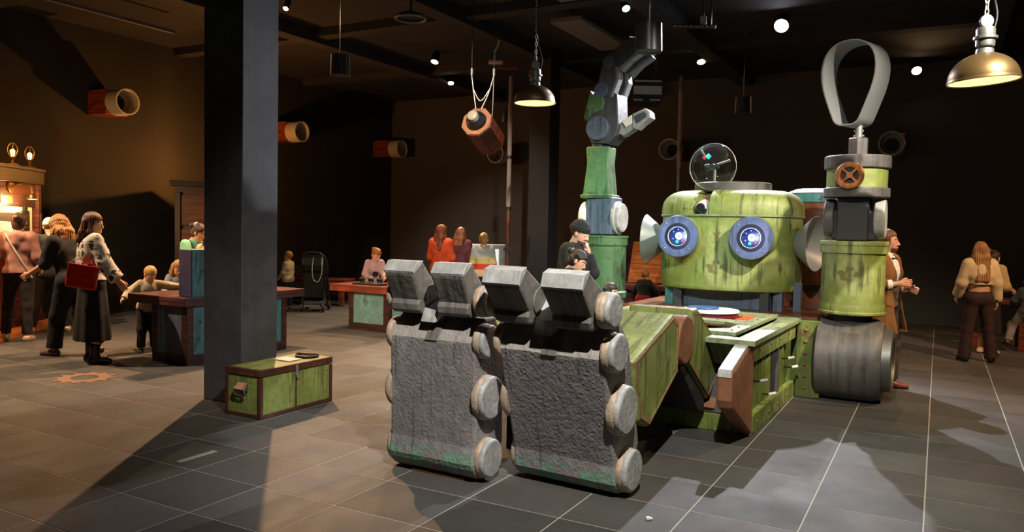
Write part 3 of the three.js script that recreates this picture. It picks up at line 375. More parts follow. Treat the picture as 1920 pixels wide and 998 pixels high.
  { const tb = P('thumb', [hp([[-1.32, 2.86], [-1.28, 2.98], [-1.1, 3.08], [-1.07, 2.98], [-1.12, 2.9], [-1.24, 2.83]], -0.12, 0.06)], M.handLight, c); P('thumb_tip', [hp([[-1.12, 3.08], [-0.96, 3.14], [-0.91, 3.1], [-0.9, 3.03], [-1.0, 2.96], [-1.07, 2.9], [-1.12, 2.92]], -0.13, 0.07)], M.handLight, tb); P('thumb_pad', [hp([[-1.09, 3.05], [-0.98, 3.1], [-0.94, 3.08], [-0.935, 3.04], [-1.05, 2.97]], 0.07, 0.085, 0.004)], M.hand, tb); P('thumb_band', [hp([[-1.25, 3.0], [-1.13, 3.07], [-1.12, 2.97], [-1.2, 2.93]], 0.055, 0.075, 0.004)], M.white, tb); }
  shadow(robot); robot.traverse(q => { if (['rivets', 'flange_bolts', 'eye_sparks'].includes(q.name)) q.userData.kind = 'stuff'; });
}
function flatten(root) { // never deeper than thing > part > sub-part
  root.updateMatrixWorld(true); const deep = []; root.traverse(o => { let d = 0, p = o; while (p !== root) { p = p.parent; d++; } if (d > 2) deep.push(o); });
  for (const o of deep) { let g = o.parent; for (;;) { let d = 0, p = g; while (p !== root) { p = p.parent; d++; } if (d <= 1) break; g = g.parent; } g.attach(o); }
}
flatten(robot);
// ------------------------------------------------------------------ playing discs on the robot's table
{
  const onTable = (x, z, y) => robot.localToWorld(new THREE.Vector3(x, y, z)).toArray();
  const d = thing('spinning_disc', 'stack of round discs, white and blue over dark red, on the robot table', 'disc', onTable(0.17, -0.32, 0.835));
  part('disc_layer', [disc(0.27, 0.05, 0.01)], plain(0x5a1020, 0.4), d); part('disc_layer', [mv(disc(0.29, 0.025, 0.008), 0, 0.05, 0)], plain(0xc8d0cc, 0.35), d); part('disc_cap', [mv(disc(0.16, 0.02, 0.008), -0.06, 0.075, -0.05)], plain(0x2c4a86, 0.35), d); part('spindle', mv(cyl(0.05, 0.05, 0.05, 20), 0, -0.018, 0), M.steelDull, d);
  const o = thing('spinning_disc', 'flat orange red disc on the robot table behind the thigh', 'disc', onTable(0.42, -0.5, 0.795)); part('disc_layer', [disc(0.24, 0.03, 0.008)], plain(0xd85a2c, 0.4), o); part('disc_cap', [mv(disc(0.03, 0.03, 0.006, 20), 0, 0.03, 0)], M.steelDull, o);
}
// ------------------------------------------------------------------ chest by the pillar
{
  const c = thing('storage_chest', 'worn green wooden chest with rusty brown edges standing against the grey pillar', 'chest', hall(-5.255, 5.2), YAW);   // local x = right, z = towards viewer
  const w = 0.43, l = 0.9, h = 0.43;
  part('body', box(w - 0.02, h - 0.07, l - 0.02, 0, h / 2 - 0.035, 0), M.chest, c); part('lid', box(w - 0.016, 0.06, l - 0.016, 0, h - 0.035, 0), M.chest, c);
  const t = 0.035, e = [];
  for (const x of [-1, 1]) for (const z of [-1, 1]) e.push(box(t, h - 0.075, t, x * (w / 2 - t / 2 + 0.002), (h - 0.075) / 2 + 0.002, z * (l / 2 - t / 2 + 0.002), 0.004));
  for (const z of [-1, 1]) e.push(box(w, t, t, 0, t / 2 + 0.001, z * (l / 2 - t / 2 + 0.002), 0.004)); for (const x of [-1, 1]) e.push(box(t, t, l, x * (w / 2 - t / 2 + 0.002), t / 2 + 0.001, 0, 0.004));
  e.forEach(g => part('edge_strip', g, M.chestEdge, c));
  const k = []; for (const z of [-1, 1]) k.push(box(w + 0.004, 0.06, t, 0, h - 0.034, z * (l / 2 - t / 2 + 0.003), 0.004)); for (const x of [-1, 1]) k.push(box(t, 0.06, l + 0.004, x * (w / 2 - t / 2 + 0.003), h - 0.034, 0, 0.004)); k.forEach(g => part('lid_edge', g, M.chestEdge, c));
  part('panel_seam', [box(0.012, h - 0.09, 0.012, w / 2 - 0.008, h / 2 - 0.03, 0.02), box(0.012, h - 0.09, 0.012, -0.01, h / 2 - 0.03, l / 2 - 0.008)].slice(0, 1), M.chestEdge, c);
  { const hd = part('handle', [tube([[-0.055, 0.27, l / 2 + 0.01], [-0.06, 0.24, l / 2 + 0.04], [-0.06, 0.2, l / 2 + 0.03], [0.06, 0.2, l / 2 + 0.03], [0.06, 0.24, l / 2 + 0.04], [0.055, 0.27, l / 2 + 0.01]], 0.009, 30, 8)], M.steelDull, c); part('handle_plate', [prof([[l / 2 + 0.05, 0.25], [l / 2 - 0.005, 0.3], [l / 2 - 0.005, 0.22]], -0.06, 0.06, 0.004)], M.copper, hd); }
  part('latch', [box(0.012, 0.09, 0.028, w / 2 + 0.004, h - 0.06, 0.02, 0.003), tube([[w / 2 + 0.008, h - 0.1, 0.035], [w / 2 + 0.02, h - 0.13, 0.02], [w / 2 + 0.008, h - 0.1, 0.005]], 0.005, 14, 6)], M.steel, c);
  const s = thing('paper_sheet', 'small pale sheet lying on the lid of the green chest', 'paper', hall(-5.25, 5.28, h + 0.0), YAW); part('sheet', box(0.2, 0.006, 0.16, 0, 0.003, 0), M.white, s);
  const g = thing('flat_cap', 'small dark leather object lying on the far end of the green chest', 'cap', hall(-5.22, 5.5, h), YAW + 0.4); part('flap', [mv(disc(0.11, 0.02, 0.008), 0, 0, 0)], M.black, g); part('strap', [tube([[-0.1, 0.02, 0], [-0.04, 0.035, 0.05], [0.06, 0.03, 0.03], [0.1, 0.02, -0.02]], 0.012, 16, 6)], M.woodPlum, g);
}
// ------------------------------------------------------------------ exhibit tables
function exhibit(label, u, w, o) { // near right corner of the base at u, w; built along the hall axes
  const t = thing('exhibit_table', label, 'table', hall(u, w), YAW), { bu = 0.62, bw = 1.0, h = 0.77, top = 0.1, over = [0.32, 0.12, 0.3, 0.3], pm = M.teal, tm = M.wood, fm = M.woodDark } = o;
  part('tabletop', box(bu + over[0] + over[1], top, bw + over[2] + over[3], -bu / 2 + (over[1] - over[0]) / 2, h - top / 2, -bw / 2 + (over[2] - over[3]) / 2, 0.006), tm, t);
  part('base', box(bu - 0.04, h - top, bw - 0.04, -bu / 2, (h - top) / 2, -bw / 2), M.woodDark, t);
  for (const x of [0, -bu]) for (const z of [0, -bw]) part('corner_post', box(0.1, h - top, 0.1, x + (x ? 0.05 : -0.05), (h - top) / 2, z + (z ? 0.05 : -0.05), 0.005), fm, t);
  part('plinth_board', box(0.02, 0.12, bw - 0.2, -0.012, 0.06, -bw / 2), fm, t); part('plinth_board', box(bu - 0.2, 0.12, 0.02, -bu / 2, 0.06, -0.012), fm, t);
  part('side_panel', box(0.02, h - top - 0.12, bw - 0.2, -0.014, (h - top) / 2 + 0.06, -bw / 2), pm, t); part('side_panel', box(bu - 0.2, h - top - 0.12, 0.02, -bu / 2, (h - top) / 2 + 0.06, -0.014), o.pm2 || pm, t);
  return t;
}
{
  const t = exhibit('wooden exhibit table with teal panels and a raised teal screen box beside the grey pillar', -7.62, 6.06, { bw: 1.58, pm2: M.blueGrey, tm: M.woodPlum, over: [0.38, 0.03, 0.05, 0.3], h: 0.8, top: 0.105 });
  const v = part('vent', box(0.006, 0.14, 0.2, 0.002, 0.24, -0.38), M.copper, t); part('vent_slat', Array.from({ length: 6 }, (_, i) => box(0.006, 0.008, 0.18, 0.007, 0.185 + i * 0.022, -0.38)), M.white, v);
  const s = thing('screen_box', 'tall teal box with dark purple side standing on the table beside the grey pillar', 'box', hall(-7.72, 6.1, 0.8), YAW); part('housing', box(0.22, 0.56, 0.95, -0.0, 0.28, -0.5, 0.006), M.teal, s); part('side_panel', box(0.21, 0.54, 0.012, 0, 0.28, -0.02), M.purple, s);
  const k = thing('display_block', 'small dark cube on the table under the pointing boy\'s hand', 'block', hall(-8.15, 6.55, 0.8), YAW); part('block', box(0.14, 0.15, 0.14, 0, 0.075, 0, 0.006), M.blueGrey, k); part('block_top', box(0.13, 0.01, 0.13, 0, 0.155, 0), M.tealPale, k);
  const t2 = exhibit('small wooden exhibit table with pale green panels, left of the robot foot', -7.5, 9.68, { bu: 0.8, bw: 0.55, h: 0.72, top: 0.11, over: [0.36, 0.1, 0.06, 0.2], tm: woodMat([168, 74, 30], [116, 46, 20], 33), pm: M.tealPale, fm: M.woodDark });
  void t2;
  const g = thing('marble_game', 'black tray game with dark knobs on the small table by the girl', 'game', hall(-8.02, 9.9, 0.72), YAW); part('tray', box(0.55, 0.03, 0.3, 0, 0.015, 0, 0.006), M.black, g); for (let i = 0; i < 6; i++) part('knob', [rod([-0.22 + i * 0.09, 0.03, 0.04 * (i % 2)], [-0.22 + i * 0.09, 0.07, 0.04 * (i % 2)], 0.012), sph(0.03, -0.22 + i * 0.09, 0.085, 0.04 * (i % 2), 12)], M.black, g);
  const jr = thing('wooden_jar', 'tall pale wooden cup standing on the small table beside the girl\'s hand', 'jar', hall(-7.55, 9.85, 0.72), YAW); part('cup', lathe([[0.0001, 0], [0.09, 0], [0.085, 0.26], [0.075, 0.26], [0.075, 0.03], [0.0001, 0.03]], 28), M.woodOrange, jr);
  const b = thing('bench_table', 'low wooden table with square legs by the dark wall behind the stroller', 'table', hall(-12.1, 13.9), YAW); part('tabletop', box(0.6, 0.1, 2.2, -0.25, 0.5, -0.4, 0.008), M.wood, b); for (const z of [0.6, -1.4]) for (const x of [0.0, -0.5]) part('leg', box(0.1, 0.46, 0.1, x, 0.23, z, 0.006), M.wood, b);
  b.position.set(-4.0, 0, -16.5); b.rotation.y = 1.4;
  // small red wooden desk at the right edge
  const r = thing('small_desk', 'dark red wooden desk at the right edge beside the kneeling child', 'desk', [7.3, 0, -11.95], YAW); part('desktop', box(0.7, 0.06, 0.6, 0.2, 0.72, -0.1, 0.005), M.wood, r); for (const [x, z] of [[-0.1, 0.15], [0.5, 0.15], [-0.1, -0.35], [0.5, -0.35]]) part('leg', box(0.1, 0.69, 0.1, x, 0.345, z, 0.005), M.wood, r);
  // slanted orange board with low counter behind the robot's left arm
  const o = thing('slant_board', 'slanted orange wooden board standing on a brown counter behind the toddler', 'board', [2.28, 0, -12.4], -0.35); part('board', [mv(prof([[0.0, 0.86], [0.05, 0.86], [-0.35, 1.5], [-0.4, 1.5]], -0.42, 0.42, 0.004), 0, 0, 0)], M.woodOrange, o); part('counter', box(1.5, 0.08, 0.7, 0, 0.8, 0.1, 0.006), M.wood, o); part('counter_base', box(1.3, 0.76, 0.5, 0, 0.38, 0.05, 0.006), M.woodDark, o);
}
// ------------------------------------------------------------------ wall cabinets at the left
{
  const c = thing('display_cabinet', 'tall wooden display cabinet with lit cream panel and cage lamps on top, far left', 'cabinet', [-7.2, 0, -10.87], 1.71);   // local x along the front, z out of it
  const L = 2.6; part('back_board', box(L, 2.2, 0.3, 0, 1.1, -0.23), M.wood, c); part('crown', box(L + 0.04, 0.2, 0.42, 0, 2.3, -0.16, 0.01), M.woodDark, c); part('cornice', box(L + 0.06, 0.05, 0.46, 0, 2.42, -0.16, 0.008), M.woodDark, c);
  for (const s of [-1, 1]) { part('side_frame', box(0.1, 2.2, 0.38, s * (L / 2 - 0.05), 1.1, -0.18, 0.008), M.wood, c); part('side_moulding', box(0.05, 0.9, 0.03, s * (L / 2 - 0.05), 1.3, 0.02, 0.005), M.woodDark, c); }
  part('plinth', box(L + 0.1, 0.1, 0.5, 0, 0.05, 0.0, 0.008), M.woodOrange, c); part('kick_board', box(L - 0.1, 0.1, 0.34, 0, 0.15, -0.1), M.woodDark, c); part('lower_panel', box(L - 0.2, 0.8, 0.05, 0, 0.6, -0.06), M.wood, c); part('shelf', box(L - 0.2, 0.06, 0.16, 0, 1.02, -0.02, 0.006), M.woodDark, c);
  const pn = part('display_panel', box(L - 0.36, 0.72, 0.03, 0, 1.5, -0.065), plain(0xe0d2a4, 0.6), c); part('dark_plate', box(1.25, 0.42, 0.02, -0.1, 1.55, -0.043, 0.004), plain(0x3a3026, 0.5), pn);
  for (const x of [-0.45, 0.15]) part('relief', [poly([[0, 0], [0.36, 0], [0.4, 0.05], [0.34, 0.07], [0.4, 0.11], [0.36, 0.15], [0.0, 0.17]], 0.02, 0.004).translate(x - 0.1, 1.47, -0.03)], M.white, pn);
  part('gauge', [box(0.22, 0.62, 0.04, 0.86, 1.48, -0.035, 0.004), box(0.1, 0.08, 0.04, 0.86, 1.82, -0.035, 0.004)], M.black, pn); for (let i = 0; i < 9; i++) part('gauge_line', box(0.16, 0.02, 0.01, 0.86, 1.25 + i * 0.058, -0.012), M.charcoal, pn);
  part('header', box(L - 0.2, 0.2, 0.05, 0, 1.95, -0.06), M.woodDark, c); part('name_plate', [box(0.34, 0.12, 0.015, 0.3, 1.95, -0.03, 0.004)], M.brass, c); part('upper_board', box(L - 0.2, 0.2, 0.04, 0, 2.13, -0.06), M.wood, c);
  const g = part('gooseneck_lamp', [axZ(disc(0.09, 0.03, 0.01)).translate(0.42, 2.13, -0.04), tube([[0.42, 2.13, -0.02], [0.42, 2.17, 0.1], [0.5, 2.16, 0.2], [0.52, 2.05, 0.22]], 0.016, 24, 8), mv(lathe([[0.07, -0.09], [0.06, -0.04], [0.025, 0], [0.02, 0], [0.055, -0.04], [0.066, -0.09]], 24), 0.52, 2.05, 0.22)], M.brass, c);
  part('lamp_bulb', sph(0.03, 0.52, 2.0, 0.22, 12), glow(0xffdca0, 6), g);
  const lp = new THREE.PointLight(0xffd090, 3.4, 0, 2); lp.position.set(0.52, 1.93, 0.22); lp.castShadow = true; lp.shadow.radius = 2; c.add(lp);
  const lp2 = new THREE.PointLight(0xffc888, 2.6, 0, 2); lp2.position.set(-0.6, 1.93, 0.22); lp2.castShadow = true; c.add(lp2); part('lamp_bulb', sph(0.03, -0.6, 1.98, 0.22, 12), glow(0xffdca0, 6), c);
  shadow(c);
  const k = thing('display_cabinet', 'dark wooden cabinet with panelled front behind the woman in mint green', 'cabinet', [-5.32, 0, -14.05], 0.12);
  part('carcass', box(1.5, 2.32, 0.5, 0, 1.16, -0.28), M.woodDark, k); part('crown', box(1.66, 0.1, 0.62, 0, 2.36, -0.26, 0.01), M.black, k);
  for (const [x, w] of [[-0.7, 0.1], [-0.12, 0.08], [0.4, 0.08], [0.7, 0.1]]) part('stile', box(w, 2.2, 0.06, x, 1.1, 0, 0.006), M.woodDark, k);
  for (const [x, w] of [[-0.41, 0.5], [0.55, 0.24]]) { part('door_panel', box(w, 0.55, 0.03, x, 1.88, -0.015, 0.006), M.wood, k); part('door_panel', box(w, 1.5, 0.03, x, 0.8, -0.015, 0.006), M.wood, k); }
  part('lit_niche', box(0.42, 1.5, 0.02, 0.14, 1.3, -0.02), plain(0xd8a060, 0.6), k);
  shadow(k);
  function cageLamp(x, y, z, label, power) {
    const t = thing('cage_lamp', label, 'lamp', [x, y, z]); t.userData.group = 'cage lamps on the cabinets'; part('base', lathe([[0.0001, 0], [0.08, 0], [0.07, 0.02], [0.02, 0.04], [0.018, 0.1], [0.035, 0.11], [0.035, 0.13], [0.0001, 0.13]], 24), M.brass, t);
    for (let i = 0; i < 6; i++) { const a = i / 6 * 2 * Math.PI, c = Math.cos(a), s = Math.sin(a); part('cage_wire', tube([[0.035 * c, 0.13, 0.035 * s], [0.07 * c, 0.19, 0.07 * s], [0.07 * c, 0.26, 0.07 * s], [0.03 * c, 0.32, 0.03 * s], [0.0, 0.33, 0]], 0.006, 14, 6), M.brass, t); }
    part('bulb', lathe([[0.0001, 0.12], [0.018, 0.14], [0.032, 0.19], [0.03, 0.22], [0.0001, 0.245]], 20), glow(0xffc060, 9), t);
    const l = new THREE.PointLight(0xffa850, power, 0, 2); l.position.set(0, 0.19, 0); l.castShadow = true; l.shadow.radius = 1.5; t.add(l); shadow(t);
  }
  cageLamp(-7.3, 2.445, -11.36, 'cage lamp with glowing bulb on the left cabinet, nearer the photo edge', 0.6); cageLamp(-7.4, 2.445, -11.92, 'cage lamp with glowing bulb on the left cabinet, nearer its right end', 0.6);
  cageLamp(-5.5, 2.41, -14.3, 'cage lamp on the dark cabinet, almost hidden by the grey pillar', 14);
}
// ------------------------------------------------------------------ stroller, television, pipes
{
  const s = thing('baby_stroller', 'black baby stroller with hood standing in front of the dark wall', 'stroller', [-3.8, 0, -15.0], 0.05), shell = new THREE.MeshStandardMaterial({ color: 0x0c0a0b, roughness: 0.3 });
  part('hood', [prof([[0.2, 0.72], [0.28, 0.9], [0.26, 1.04], [0.16, 1.1], [-0.05, 1.08], [-0.25, 0.95], [-0.3, 0.7]], -0.21, 0.21, 0.05)], shell, s);
  part('seat', [prof([[0.24, 0.28], [0.26, 0.75], [0.1, 0.75], [-0.2, 0.62], [-0.3, 0.3], [-0.1, 0.22]], -0.2, 0.2, 0.04)], shell, s);
  part('frame', [tube([[-0.22, 0.12, -0.3], [-0.23, 0.5, -0.05], [-0.22, 1.0, 0.22], [-0.15, 1.12, 0.26], [0.15, 1.12, 0.26], [0.22, 1.0, 0.22], [0.23, 0.5, -0.05], [0.22, 0.12, -0.3]], 0.014, 50, 8), tube([[-0.2, 0.1, 0.25], [-0.2, 0.4, 0.1]], 0.012, 8, 8), tube([[0.2, 0.1, 0.25], [0.2, 0.4, 0.1]], 0.012, 8, 8)], M.black, s);
  part('basket', box(0.36, 0.1, 0.5, 0, 0.16, 0, 0.03), M.charcoal, s); part('cable_loop', tube([[0.02, 1.05, 0.29], [0.0, 0.8, 0.31], [0.03, 0.62, 0.3], [0.1, 0.58, 0.3], [0.17, 0.72, 0.3], [0.18, 1.0, 0.28]], 0.008, 40, 6), M.chain, s); part('foot_bar', box(0.3, 0.03, 0.04, 0, 0.12, 0.32, 0.01), M.steelDull, s);
  for (const [x, z] of [[-0.2, 0.25], [0.2, 0.25], [-0.21, -0.28], [0.21, -0.28]]) { const w = part('wheel', axX(mv(disc(0.09, 0.045, 0.015), 0, -0.02, 0)), M.black, s, [x, 0.09, z]); part('hub', axX(mv(cyl(0.04, 0.04, 0.06, 16), 0, 0, 0)), M.steelDull, w); }
  const t = thing('television', 'old grey tube television with bright screen on a stand by a copper pipe', 'television', [-0.55, 0, -15.6], -0.05);
  part('cabinet', [box(0.82, 0.72, 0.5, 0, 0.98, -0.26, 0.03)], plain(0x8c9092, 0.5), t); part('stand', [box(0.9, 0.06, 0.6, 0, 0.59, -0.25, 0.01), box(0.7, 0.56, 0.4, 0, 0.28, -0.28)], plain(0x3a3c3e, 0.6), t);
  const cv = document.createElement('canvas'); cv.width = 256; cv.height = 220; const x = cv.getContext('2d'); x.fillStyle = '#f4f2e8'; x.fillRect(0, 0, 256, 220); x.strokeStyle = '#2f7fc0'; x.lineWidth = 9; x.lineCap = 'round'; x.beginPath(); x.moveTo(196, 150); x.bezierCurveTo(170, 170, 175, 120, 205, 110); x.stroke(); x.beginPath(); x.moveTo(196, 84); x.lineTo(204, 60); x.stroke(); x.fillStyle = '#3f8fd0'; x.beginPath(); x.arc(188, 168, 8, 0, 7); x.fill();
  const tx = new THREE.CanvasTexture(cv); tx.colorSpace = THREE.SRGBColorSpace; const scr = new THREE.Mesh(new THREE.PlaneGeometry(0.56, 0.5), new THREE.MeshStandardMaterial({ color: 0x111111, emissive: 0xffffff, emissiveMap: tx, emissiveIntensity: 0.8, roughness: 0.3 })); scr.name = 'screen'; scr.position.set(0.0, 1.0, 0.004); t.add(scr);
  { const p = thing('pipe_pole', 'copper and white pipe rising beside the old television', 'pipe', [-0.09, 0, -14.6]); part('pipe', [mv(cyl(0.035, 0.035, 3.2, 16), 0, 1.6, 0)], M.copper, p); part('pipe_sleeve', [mv(cyl(0.042, 0.042, 1.9, 16), 0, 3.0, 0), mv(cyl(0.038, 0.038, 0.6, 16), 0, 4.2, 0)], plain(0x8a7a72, 0.5), p); part('bracket', box(0.16, 0.06, 0.08, 0, 1.28, 0), M.black, p); for (const y of [2.05, 3.0]) part('pipe_ring', mv(cyl(0.05, 0.05, 0.06, 16), 0, y, 0), M.black, p); part('cable', [tube([[0, 4.5, 0], [0.12, 4.55, 0], [0.14, 4.7, 0], [0.05, 5.0, 0]], 0.012, 20, 6)], M.black, p); }
  { const p = thing('pipe_pole', 'thin patched pipe rising behind the robot head', 'pipe', [2.78, 0, -13.2]); part('pipe', mv(cyl(0.03, 0.03, 4.3, 16), 0, 2.15, 0), M.steelDull, p); part('pipe_sleeve', [mv(cyl(0.036, 0.036, 0.9, 16), -0.0, 3.6, 0), mv(cyl(0.036, 0.036, 0.3, 16), 0, 2.9, 0)], plain(0x8a7468, 0.5), p); part('cable', tube([[0, 4.3, 0], [-0.1, 4.3, 0], [-0.25, 4.4, 0], [-0.35, 4.75, 0], [-0.35, 5.0, 0]], 0.01, 24, 6), M.black, p); }
  // hanging wooden barrel projector
  const b = thing('barrel_spotlight', 'eight-sided wooden barrel with a lens face hanging on cords from the ceiling', 'spotlight', [-0.44, 3.03, -11.0]); const q = new THREE.Group(); q.name = 'barrel'; b.add(q);
  const dirv = new THREE.Vector3(-0.34, 0.42, 0.84).normalize(); q.quaternion.setFromUnitVectors(new THREE.Vector3(0, 1, 0), dirv);
  for (let i = 0; i < 8; i++) { const a = (i + 0.5) / 8 * Math.PI * 2, g = box(0.165, 0.5, 0.03, 0, 0, 0.2, 0.004); g.rotateY(a); part('barrel_slat', g, i % 2 ? M.wood : M.woodDark, q); }
  part('face_ring', mv(new THREE.CylinderGeometry(0.225, 0.225, 0.04, 8), 0, 0.25, 0), M.rust, q); part('end_ring', mv(new THREE.CylinderGeometry(0.225, 0.225, 0.03, 8), 0, -0.25, 0), M.rust, q); part('lens_housing', [mv(lathe([[0.0001, 0], [0.15, 0], [0.13, 0.06], [0.09, 0.1], [0.09, 0.13], [0.0001, 0.13]], 28), 0, 0.27, 0)], M.black, q); part('lens', [mv(lathe([[0.075, 0], [0.08, 0.03], [0.06, 0.05], [0.02, 0.055], [0.0001, 0.055]], 24), 0, 0.395, 0)], plain(0x8e8674, 0.3), q);
  part('cord', tube([[-0.1, 0.25, 0.1], [-0.14, 0.5, 0.05], [-0.18, 0.78, 0]], 0.009, 20, 6), M.chain, b); part('cord', tube([[-0.06, 0.25, 0.1], [0.05, 0.5, 0.05], [0.13, 0.78, 0]], 0.009, 20, 6), M.chain, b); part('cord', tube([[-0.16, 0.6, 0.03], [-0.05, 0.42, 0.06], [0.07, 0.58, 0.03]], 0.008, 14, 6), M.chain, b); part('cord', tube([[0.13, 0.78, 0], [0.12, 0.4, -0.1], [0.1, 0.05, -0.18]], 0.007, 14, 6), M.chain, b);
  for (const x of [-0.18, 0.13]) { part('cord_hook', [mv(cyl(0.02, 0.02, 0.1, 12), x, 0.83, 0)], M.steelDull, b); part('hanger', rod([x, 0.87, 0], [x, 1.97, 0], 0.006), M.black, b); }
  const hornWood = woodMat([140, 60, 28], [96, 40, 20], 40); // wall horns
  const horn = (u, w, y, onLeft, label) => { const o = thing('wall_horn', label, 'speaker', hall(u, w, y), YAW + (onLeft ? Math.PI / 2 : 0)); o.userData.group = 'wall horns'; part('box', box(0.42, 0.42, 0.5, 0, 0, 0.25, 0.006), hornWood, o); part('tube', [axZ(mv(hard(lathe([[0.2, 0], [0.225, 0], [0.225, 0.3], [0.2, 0.3], [0.2, 0]], 40)), 0, 0.5, 0))], plain(0xb8b0a2, 0.6), o); part('inner_ring', axZ(mv(hard(lathe([[0.125, 0.0], [0.2, 0.0], [0.2, 0.02], [0.125, 0.02], [0.125, 0]], 40)), 0, 0.52, 0)), plain(0x9a948a, 0.6), o); part('throat', axZ(mv(cyl(0.13, 0.13, 0.01, 32), 0, 0.51, 0)), M.black, o); };
  const wH = 'wooden box with white round horn on the dark wall, ';
  horn(-13.04, 8.55, 3.7, true, wH + 'above the left visitors'); horn(-13.04, 12.7, 3.68, true, wH + 'half hidden by the grey pillar'); horn(-13.04, 16.3, 3.66, true, wH + 'above the table with the girl');
  horn(-9.35, 16.89, 3.44, false, wH + 'below the hanging wooden barrel'); horn(-5.1, 16.89, 3.42, false, wH + 'left of the glass dome'); horn(-0.85, 16.89, 3.4, false, wH + 'right of the steel loop arm');
}
// ------------------------------------------------------------------ floor marks
{
  const gear = (x, z, r, mat, label) => { const pts = [], n = 12; for (let i = 0; i < n; i++) for (const [a, k] of [[-0.32, 0.82], [-0.2, 1], [0.2, 1], [0.32, 0.82]]) { const t = (i + a) / n * Math.PI * 2; pts.push([r * k * Math.cos(t), r * k * Math.sin(t)]); } const hole = Array.from({ length: 24 }, (_, i) => [r * 0.45 * Math.cos(-i / 24 * 6.2832), r * 0.45 * Math.sin(-i / 24 * 6.2832)]); const g = poly(pts, 0.003, 0, 1, [hole]); g.rotateX(-Math.PI / 2); single('gear_mark', g, mat, label, 'floor decal', [x, 0.0005, z], [0, 0.2, 0]); };  // flat gear outline with a round hole, one plain colour each
  gear(1.27, -4.08, 0.2, plain(0xb08058, 0.6), 'tan gear-shaped floor mark at the bottom edge, in front of the robot'); gear(-4.53, -8.2, 0.3, plain(0x75563c, 0.7), 'faint orange gear-shaped floor mark beneath the standing woman with the red bag');
  single('metal_strip', box(0.42, 0.012, 0.03, 0, 0.006, 0), M.brass, 'thin brass strip on the floor under the robot foot at the left', 'strip', [-0.47, 0, -5.22], [0, -0.49, 0]);
  single('floor_tape', box(0.05, 0.003, 0.32, 0, 0.0015, 0), plain(0x908c86, 0.6), 'short pale strip of tape on the floor left of the chest', 'tape', [-2.24, 0, -5.52], [0, -0.5, 0]);
  single('paper_scrap', [box(0.025, 0.018, 0.02, 0, 0.009, 0, 0.004), sph(0.009, 0.018, 0.009, 0.004, 8)], M.white, 'tiny white scrap of paper on the floor in front of the leaning grey foot', 'scrap', [0.83, 0, -4.48]);
}
